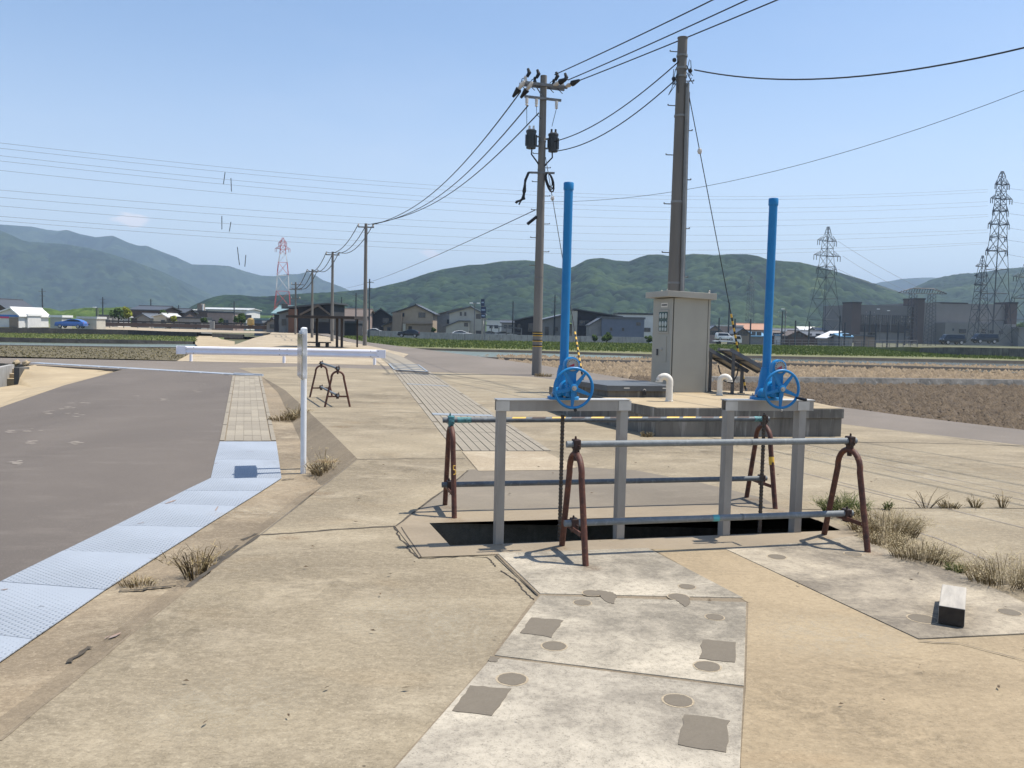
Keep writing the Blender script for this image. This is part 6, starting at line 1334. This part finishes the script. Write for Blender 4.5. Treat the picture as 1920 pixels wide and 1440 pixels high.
def car(label, px, yb, Y, L, H, W, paint, kind, face=1, yaw=0., z=None, group=None):
    b = D(px, yb, Y); t = thing('parked_car', label, 'car', b if z is None else (b.x, b.y, z), yaw, group); pr, gl_ = PROF[kind]
    def hw(z): return W/2*(1-.2*max(0, z-.55)/.45)
    def side(pts, s, off=0.): return [(face*-p[0]*L, s*(hw(p[1])+off), p[1]*H) for p in pts]
    mb = MB(); n = len(pr); mb.v = side(pr, -1)+side(pr, 1); mb.f = [tuple(range(n)), tuple(range(n, 2*n))[::-1]]+[(i, n+i, n+(i+1) % n, (i+1) % n) for i in range(n)]
    bd = mb.build('body', PAINT[paint], t, bevel=.05, smooth=True)
    for s in (-1, 1):
        g = side(gl_, s, .012); gg = MB().add(g+[(p[0], p[1]-s*.03, p[2]) for p in g], [tuple(range(len(g)))]+[(i,(i+1)%len(g),len(g)+(i+1)%len(g),len(g)+i) for i in range(len(g))]).build('side_window', M['carglass'], t)
    xs = [p for p in pr]
    f0, f1 = {'hatch': ((-.2,.74),(.02,.98)), 'van': ((-.44,.6),(-.36,.97)), 'kei': ((-.3,.62),(-.16,.97))}[kind]
    def wind(p0, p1, off, nm):
        a0 = Vector((face*-p0[0]*L+off*face, 0, p0[1]*H+.02)); a1 = Vector((face*-p1[0]*L+off*face, 0, p1[1]*H-.03)); w0, w1 = hw(p0[1])-.06, hw(p1[1])-.08
        MB().add([(a0.x,-w0,a0.z),(a0.x,w0,a0.z),(a1.x,w1,a1.z),(a1.x,-w1,a1.z)], [(0,1,2,3)]).build(nm, M['carglass'], t, fix=False)
    wind(f0, f1, .03, 'windscreen')
    for x in (-.31, .31):
        for s in (-1, 1):
            wl_ = MB().lathe([(.2*H*.9,-.09),(.21*H,-.06),(.21*H,.06),(.2*H*.9,.09)], 18, (face*-x*L, s*(W/2-.08), .21*H), Matrix.Rotation(PI/2, 3, 'X')).build('wheel', M['tyre'], t, smooth=True)
            MB().lathe([(.0001,.095),(.12*H,.097),(.14*H,.09),(.14*H,-.09),(.12*H,-.097),(.0001,-.095)], 14, (face*-x*L, s*(W/2-.075), .21*H), Matrix.Rotation(PI/2, 3, 'X')).build('rim', M['rim'], wl_)
    for s in (-1, 1):
        MB().box((face*.485*L, s*W*.36, .5*H), (.1,.28,.1)).build('headlight', M['whitepost'], t, bevel=.02); MB().box((face*-.49*L, s*W*.38, .58*H), (.08,.2,.18)).build('tail_light', M['lampred'], t, bevel=.02)
        MB().box((face*.17*L, s*(W/2+.06), .72*H), (.12,.14,.1)).build('mirror', PAINT[paint], t, bevel=.02)
    return t
car('blue hatchback driving past the white sheds on the left road', 134, 615.5, 131, 4.35, 1.45, 1.72, 'blue', 'hatch', -1, .03)
car('small black hatchback parked in front of the pale wall', 766, 632.5, 136, 3.4, 1.3, 1.6, 'black', 'hatch', -1, .02)
car('white boxy small van parked at the right end of the grass field', 1358, 638.5, 160, 3.3, 1.45, 1.5, 'white', 'kei', 1, .06, group='white vehicles by the grass field')
tkb = D(1362, 645.5, 150); tkt = thing('flatbed_truck', 'white small flatbed truck standing just in front of the white boxy van', 'truck', tkb)
MB().bx(-2.3,1.2,-.7,.7,.42,.62).build('cargo_bed', PAINT['white'], tkt, bevel=.03); MB().extr([(1.25,.3),(2.5,.3),(2.5,.9),(2.3,1.55),(1.25,1.6)], -.7, .7, 'y').build('cab', PAINT['white'], tkt, bevel=.06); MB().extr([(1.45,.95),(2.33,.95),(2.2,1.45),(1.45,1.48)], -.72, -.701, 'y').build('side_window', M['carglass'], tkt)
for x in (-1.4, 1.7): MB().lathe([(.28,-.8),(.28,.8)], 14, (x,0,.28), Matrix.Rotation(PI/2, 3, 'X')).build('wheel', M['tyre'], tkt)
car('dark off roader on the far right road, in front of the large building', 1785, 646, 150, 3.9, 1.75, 1.7, 'dark', 'van', -1, .05, group='dark vehicles on the right road')
car('dark minivan on the far right road, right of the off roader', 1846, 644, 160, 4.4, 1.8, 1.75, 'dark', 'van', -1, .05, group='dark vehicles on the right road')
for x, y, L, lab, pt in ((706,626,3.9,'white car mostly hidden behind the pale wall, left of the beige house','white'),(868,630,4.2,'white car roof showing above the pale wall below the cream house','white'),(923,631,4.1,'silver car roof showing above the pale wall under the carport','silver'),(948,631.5,4.4,'white car roof showing above the pale wall at the carport end','white')): car(lab, x, y+5, 152, L, 1.45, 1.7, pt, 'hatch', 1, .1, group='cars behind the pale wall')
# ------------------------------------------------------------------ large building at right
Bb = D(1740,643,290); k = 290/F; bz = -1.3
bl = thing('large_building', 'huge grey windowless hall with dark corner towers at the far right', 'building', (Bb.x, Bb.y, bz), .05)
def bxp(name, x0, x1, y0, y1, m, d0=0., d1=20., par=bl):
    X0, X1 = D(x0,600,290).x-Bb.x, D(x1,600,290).x-Bb.x; z1, z0 = D((x0+x1)/2,y0,290).z-bz, D((x0+x1)/2,y1,290).z-bz
    if y1 > 639: z0 = -.5
    return MB().bx(X0, X1, d0, d1, z0, z1).build(name, m, par)
HB = {k_: simple('hall_'+k_, c, d, .3, .8) for k_, c, d in (('grey',(.2,.19,.18),(.18,.172,.163)),('light',(.25,.24,.225),(.225,.215,.2)),('dark',(.075,.065,.06),(.06,.053,.05)),('brown',(.13,.1,.09),(.11,.088,.078)))}
bxp('wall', 1597, 1708, 572.5, 641, HB['grey'], 0, 25); bxp('wall', 1727, 1889, 569, 641, HB['light'], 0, 30)
for x0, x1, y in ((1590,1607,567),(1708,1727.5,560),(1888,1906,567)): tw = bxp('corner_tower', x0, x1, y, 641, HB['brown'], -1.5, 6); bxp('tower_cap', x0-.5, x1+.5, y-.6, y+2.2, HB['dark'], -1.8, 6.3)
gb_ = bxp('glass_band', 1607, 1704, 591, 608, M['winglass'], -.3, -.02); bxp('dark_band', 1607, 1704, 609, 623, HB['dark'], -.4, -.02)
for i in range(24): x = 1608+4*i; bxp('mullion', x, x+.5, 590.5, 608.3, HB['grey'], -.5, -.31, gb_)
bxp('roof_edge', 1762, 1815, 567, 569.4, HB['dark'], -.2, 8); bxp('annex', 1755, 1889, 606.5, 641, HB['light'], -6, -.05)
for x, y, w2, h2 in ((1782,617,12,7),(1769,616,2,4),(1841,619,6,5),(1757,632,7,12),(1825,617,7,7),(1858,620,6,6)): bxp('window', x, x+w2, y, y+h2, M['winglass'], -6.3, -6.02)
an = bxp('side_annex', 1884, 1960, 615, 641, HB['light'], -9, -.5)
for x in (1903, 1911): bxp('door', x, x+6, 620, 641, HB['grey'], -9.3, -9.02)
bxp('roof_slab', 1880, 1962, 614, 616.5, HB['grey'], -9.6, 0)
# net poles and wire fence, right
for i, (x, yt, yb) in enumerate(((1347,596,640),(1365,567,640),(1377,598,640),(1406,598,643),(1490,601,645),(1516,603,645),(1573,592,645),(1583,605,645),(1620,606,646),(1641,606,646),(1663,606,646),(1683,606,646))):
    b = D(x, yb, 175); tag(MB().tube([(b.x,b.y,b.z-.8),(b.x,b.y,D(x,yt,175).z)], .16, 8).build('net_pole', M['latt'], None), f"{('first','second','third','fourth','fifth','sixth','seventh','eighth','ninth','tenth','eleventh','twelfth')[i]} slim dark net pole, counting from the cabinet to the right", 'pole', 'slim dark net poles on the right')
for x, yt, lab in ((1465,583,'dark pole with crossarms immediately right of the right blue pipe'),(1629,583,'pole with small transformer in front of the large building'),(1696,592,'pole with white insulators by the middle corner tower')): plain_pole(lab, x, 642, yt, 185, .17, ((.4,-1.2,1.2),(1.3,-.9,.9)), 'distant poles among the houses', 'latt', ins=(-.9,.9))
f0, f1 = D(1444,648,160), D(1720,650,150); fe = thing('mesh_fence', 'thin grey wire fence before the far right houses', 'fence', ((f0.x+f1.x)/2, f0.y, -1)); nF = 22
for i in range(nF+1): p = f0.lerp(f1, i/nF); MB().bx(p.x-.04,p.x+.04,p.y-.04,p.y+.04,-1.4,p.z+1.1).build('post', M['polesteel'], fe, True)
for dz in (.1,.6,1.08): MB().tube([f0+Vector((0,0,dz)), f1+Vector((0,0,dz))], .035, 5).build('rail', M['polesteel'], fe, True)
# far small houses seen between the poles on the right
for a in (('small far house with grey roof directly right of the cabinet',1328,1350,640,620,612,200,'g','pink','slate'),('flat beige far house behind the white boxy van',1350,1392,640,612,611,230,'f','pink','pale'),('grey gabled far house right of the white boxy van',1379,1405,642,626,617,190,'g','tan','tile'),
    ('far house with bright blue roof left of the right blue pipe',1404,1432,642,631,625,200,'e','grey','blue'),('long orange roofed far building behind the blue roof',1385,1440,640,618,608,300,'e','pink','orange'),('brown far house immediately right of the right blue pipe',1446,1466,643,630,622,210,'e','rust','brown'),
    ('tiny far house with blue siding and white stripe',1463,1473,643,630,625,205,'f','white','blue'),('brown gabled far house left of the dark pylon',1478,1512,644,630,622,200,'g','brown','brown'),('far house with long grey roof under the dark pylon',1505,1548,644,631,623,215,'e','brown','slate'),
    ('far house with white shed roof right of the dark pylon',1552,1573,645,634,624,205,'sr','grey','white'),('far house with pale blue roof left of the large building',1576,1598,646,632,628,200,'e','grey','blue'),('faint far house with pale roof behind the brown houses',1440,1500,640,622,617,320,'e','grey','slate'),('faint far white roofed house above the pylon feet',1500,1530,640,619,614,330,'e','grey','white'),('far grey long house behind the pylon feet',1530,1592,640,620,616,310,'e','grey','slate'),
    ('small hut in front of the large building',1625,1641,646,631,630,180,'f','tan','slate'),('pale block seen between carport and dark house',912,940,625,603,597,260,'f','white','pale'),('far grey houses row behind the transformer pole',940,966,626,606,602,240,'e','grey','tile')):
    house('house', a[0], *a[1:7], a[7], a[8], a[9], a[10] if len(a) > 10 else (), group='small far houses on the right', dp=7) if False else house('house', a[0], a[1], a[2], a[3], a[4], a[5], a[6], a[7], a[8], a[9], ((.15,2,1.2,1.),(-.2,2,1,1.)), dp=7, group='small far houses')
# ------------------------------------------------------------------ trees and shrubs
M['bark'] = simple('bark', (.06,.045,.035), (.04,.03,.024), 8, .9)
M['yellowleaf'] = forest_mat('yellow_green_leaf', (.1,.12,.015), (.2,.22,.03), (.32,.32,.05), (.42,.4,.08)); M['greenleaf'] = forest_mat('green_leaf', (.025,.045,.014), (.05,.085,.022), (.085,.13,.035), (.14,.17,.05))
def tree(name, label, px, yb, yt, wpx, Y, m, n=900, cat='tree', leaf=.22, group='trees among the houses', trunk=True):
    b = D(px, yb, Y); H = D(px, yt, Y).z-b.z; w = wpx/F*Y/2; t = thing(name, label, cat, b, 0, group); V = []; Fc = []; T = []
    lob = [(Vector((rnd.uniform(-.55,.55)*w, rnd.uniform(-.5,.5)*w, H*rnd.uniform(.35,.82))), w*rnd.uniform(.35,.6)) for _ in range(9)]
    for i in range(n):
        c, r = lob[rnd.randrange(9)]; d = Vector((rnd.gauss(0,1), rnd.gauss(0,1), rnd.gauss(0,.8))).normalized()*r*rnd.uniform(.55,1.05); p = c+d
        if p.z > H: p.z = H*rnd.uniform(.9,1)
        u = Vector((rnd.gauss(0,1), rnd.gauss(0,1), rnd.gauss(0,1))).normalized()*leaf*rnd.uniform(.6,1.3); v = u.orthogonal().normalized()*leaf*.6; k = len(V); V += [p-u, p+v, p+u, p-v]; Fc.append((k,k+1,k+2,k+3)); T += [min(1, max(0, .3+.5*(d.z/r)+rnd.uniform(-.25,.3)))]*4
    o = np_mesh('crown', [tuple(v) for v in V], Fc, m, np.array(T)); o.parent = t
    mb = MB().tube([(0,0,-.4),(.05,0,H*.3),(0,.05,H*.7)], [w*.09+.04,w*.06+.03,.02], 7)
    for c, r in lob[:5]: mb.tube([(0,0,H*.28), c*.6+Vector((0,0,H*.15)), c], [.05,.035,.012], 5)
    mb.build('trunk', M['bark'], t); return t
tree('shrub','left dark green shrub growing against the pale wall',1115,643,626,13,133,M['greenleaf'],500,'shrub',.13,'shrubs by the pale wall'); tree('shrub','right wider green shrub growing against the pale wall',1137,644,622,20,133,M['greenleaf'],800,'shrub',.14,'shrubs by the pale wall'); tree('shrub','green shrub against the pale wall, half hidden by the cabinet',1216,646,628,16,133,M['greenleaf'],500,'shrub',.13,'shrubs by the pale wall')
tree('tree','bright yellow green tree left of the large dark roof',241,604,574,18,165,M['yellowleaf'],700); tree('tree','dark green tree left of the yellow tree',222,604,578,30,172,M['greenleaf'],900); tree('tree','green tree between the dark house gable and the white works roof',307,604,578,16,172,M['greenleaf'],600); tree('tree','green tree right of the pink ground floor house',452,610,588,26,168,M['greenleaf'],800)
tree('tree','dark tree in front of the pink ground floor house',415,610,596,10,160,M['greenleaf'],400); tree('shrub','low bushy shrub right of the beige house',813,631,612,10,150,M['greenleaf'],300,'shrub',.15,'shrubs by the pale wall'); tree('tree','dark tree before the low grey workshop',382,610,595,14,165,M['greenleaf'],500); tree('tree','pale green shrub in front of the cream house on the left',326,606,592,14,168,M['yellowleaf'],400)
tree('tree','tree behind the side annex at the far right',1912,630,605,20,320,M['greenleaf'],700,leaf=.5)
def wood(name, prof, Y, dep, m, cell, bump):
    px = np.linspace(prof[0][0], prof[-1][0], int((prof[-1][0]-prof[0][0])/F*Y/.8)); py = np.interp(px, [p[0] for p in prof], [p[1] for p in prof]); dirs = np.array([list(ray(a,b)) for a,b in zip(px,py)]); tx, tz = dirs[:,0]/dirs[:,1], dirs[:,2]/dirs[:,1]
    tt = np.linspace(0,1.5,34); T, X = np.meshgrid(tt, tx, indexing='ij'); Y_ = Y+dep*T; zr = EYE+tz*(Y+dep*.7); Z = -2+(zr+2)[None,:]*np.clip(np.sin(np.clip(T/.7,0,1.6)*1.25),0,1); c, val = crowns(X*Y_, Y_+Z*2, cell, 4); Z = Z+(c-.7)*bump; r, q = T.shape
    i = np.arange(r-1)[:,None]*q+np.arange(q-1)[None]; o = np_mesh(name, np.stack([X*Y_,Y_,Z],-1).reshape(-1,3), np.stack([i,i+1,i+1+q,i+q],-1).reshape(-1,4), m, np.clip(.25+.55*val+.2*c-.1,0,1).ravel()); o['kind'] = 'stuff'
wood('far_wood', [(-200,590),(20,590),(40,584),(60,582),(75,580),(95,581),(115,586),(130,583),(160,580),(180,580),(205,580),(230,578),(260,580),(300,588)], 230, 60, M['greenleaf'], 3.2, 2.2)
wood('far_wood', [(430,596),(460,592),(520,594),(560,598),(640,592),(700,600),(760,604),(1000,606),(1300,610),(1460,612),(1600,616),(1800,622)], 420, 60, M['greenleaf'], 4, 2.5)
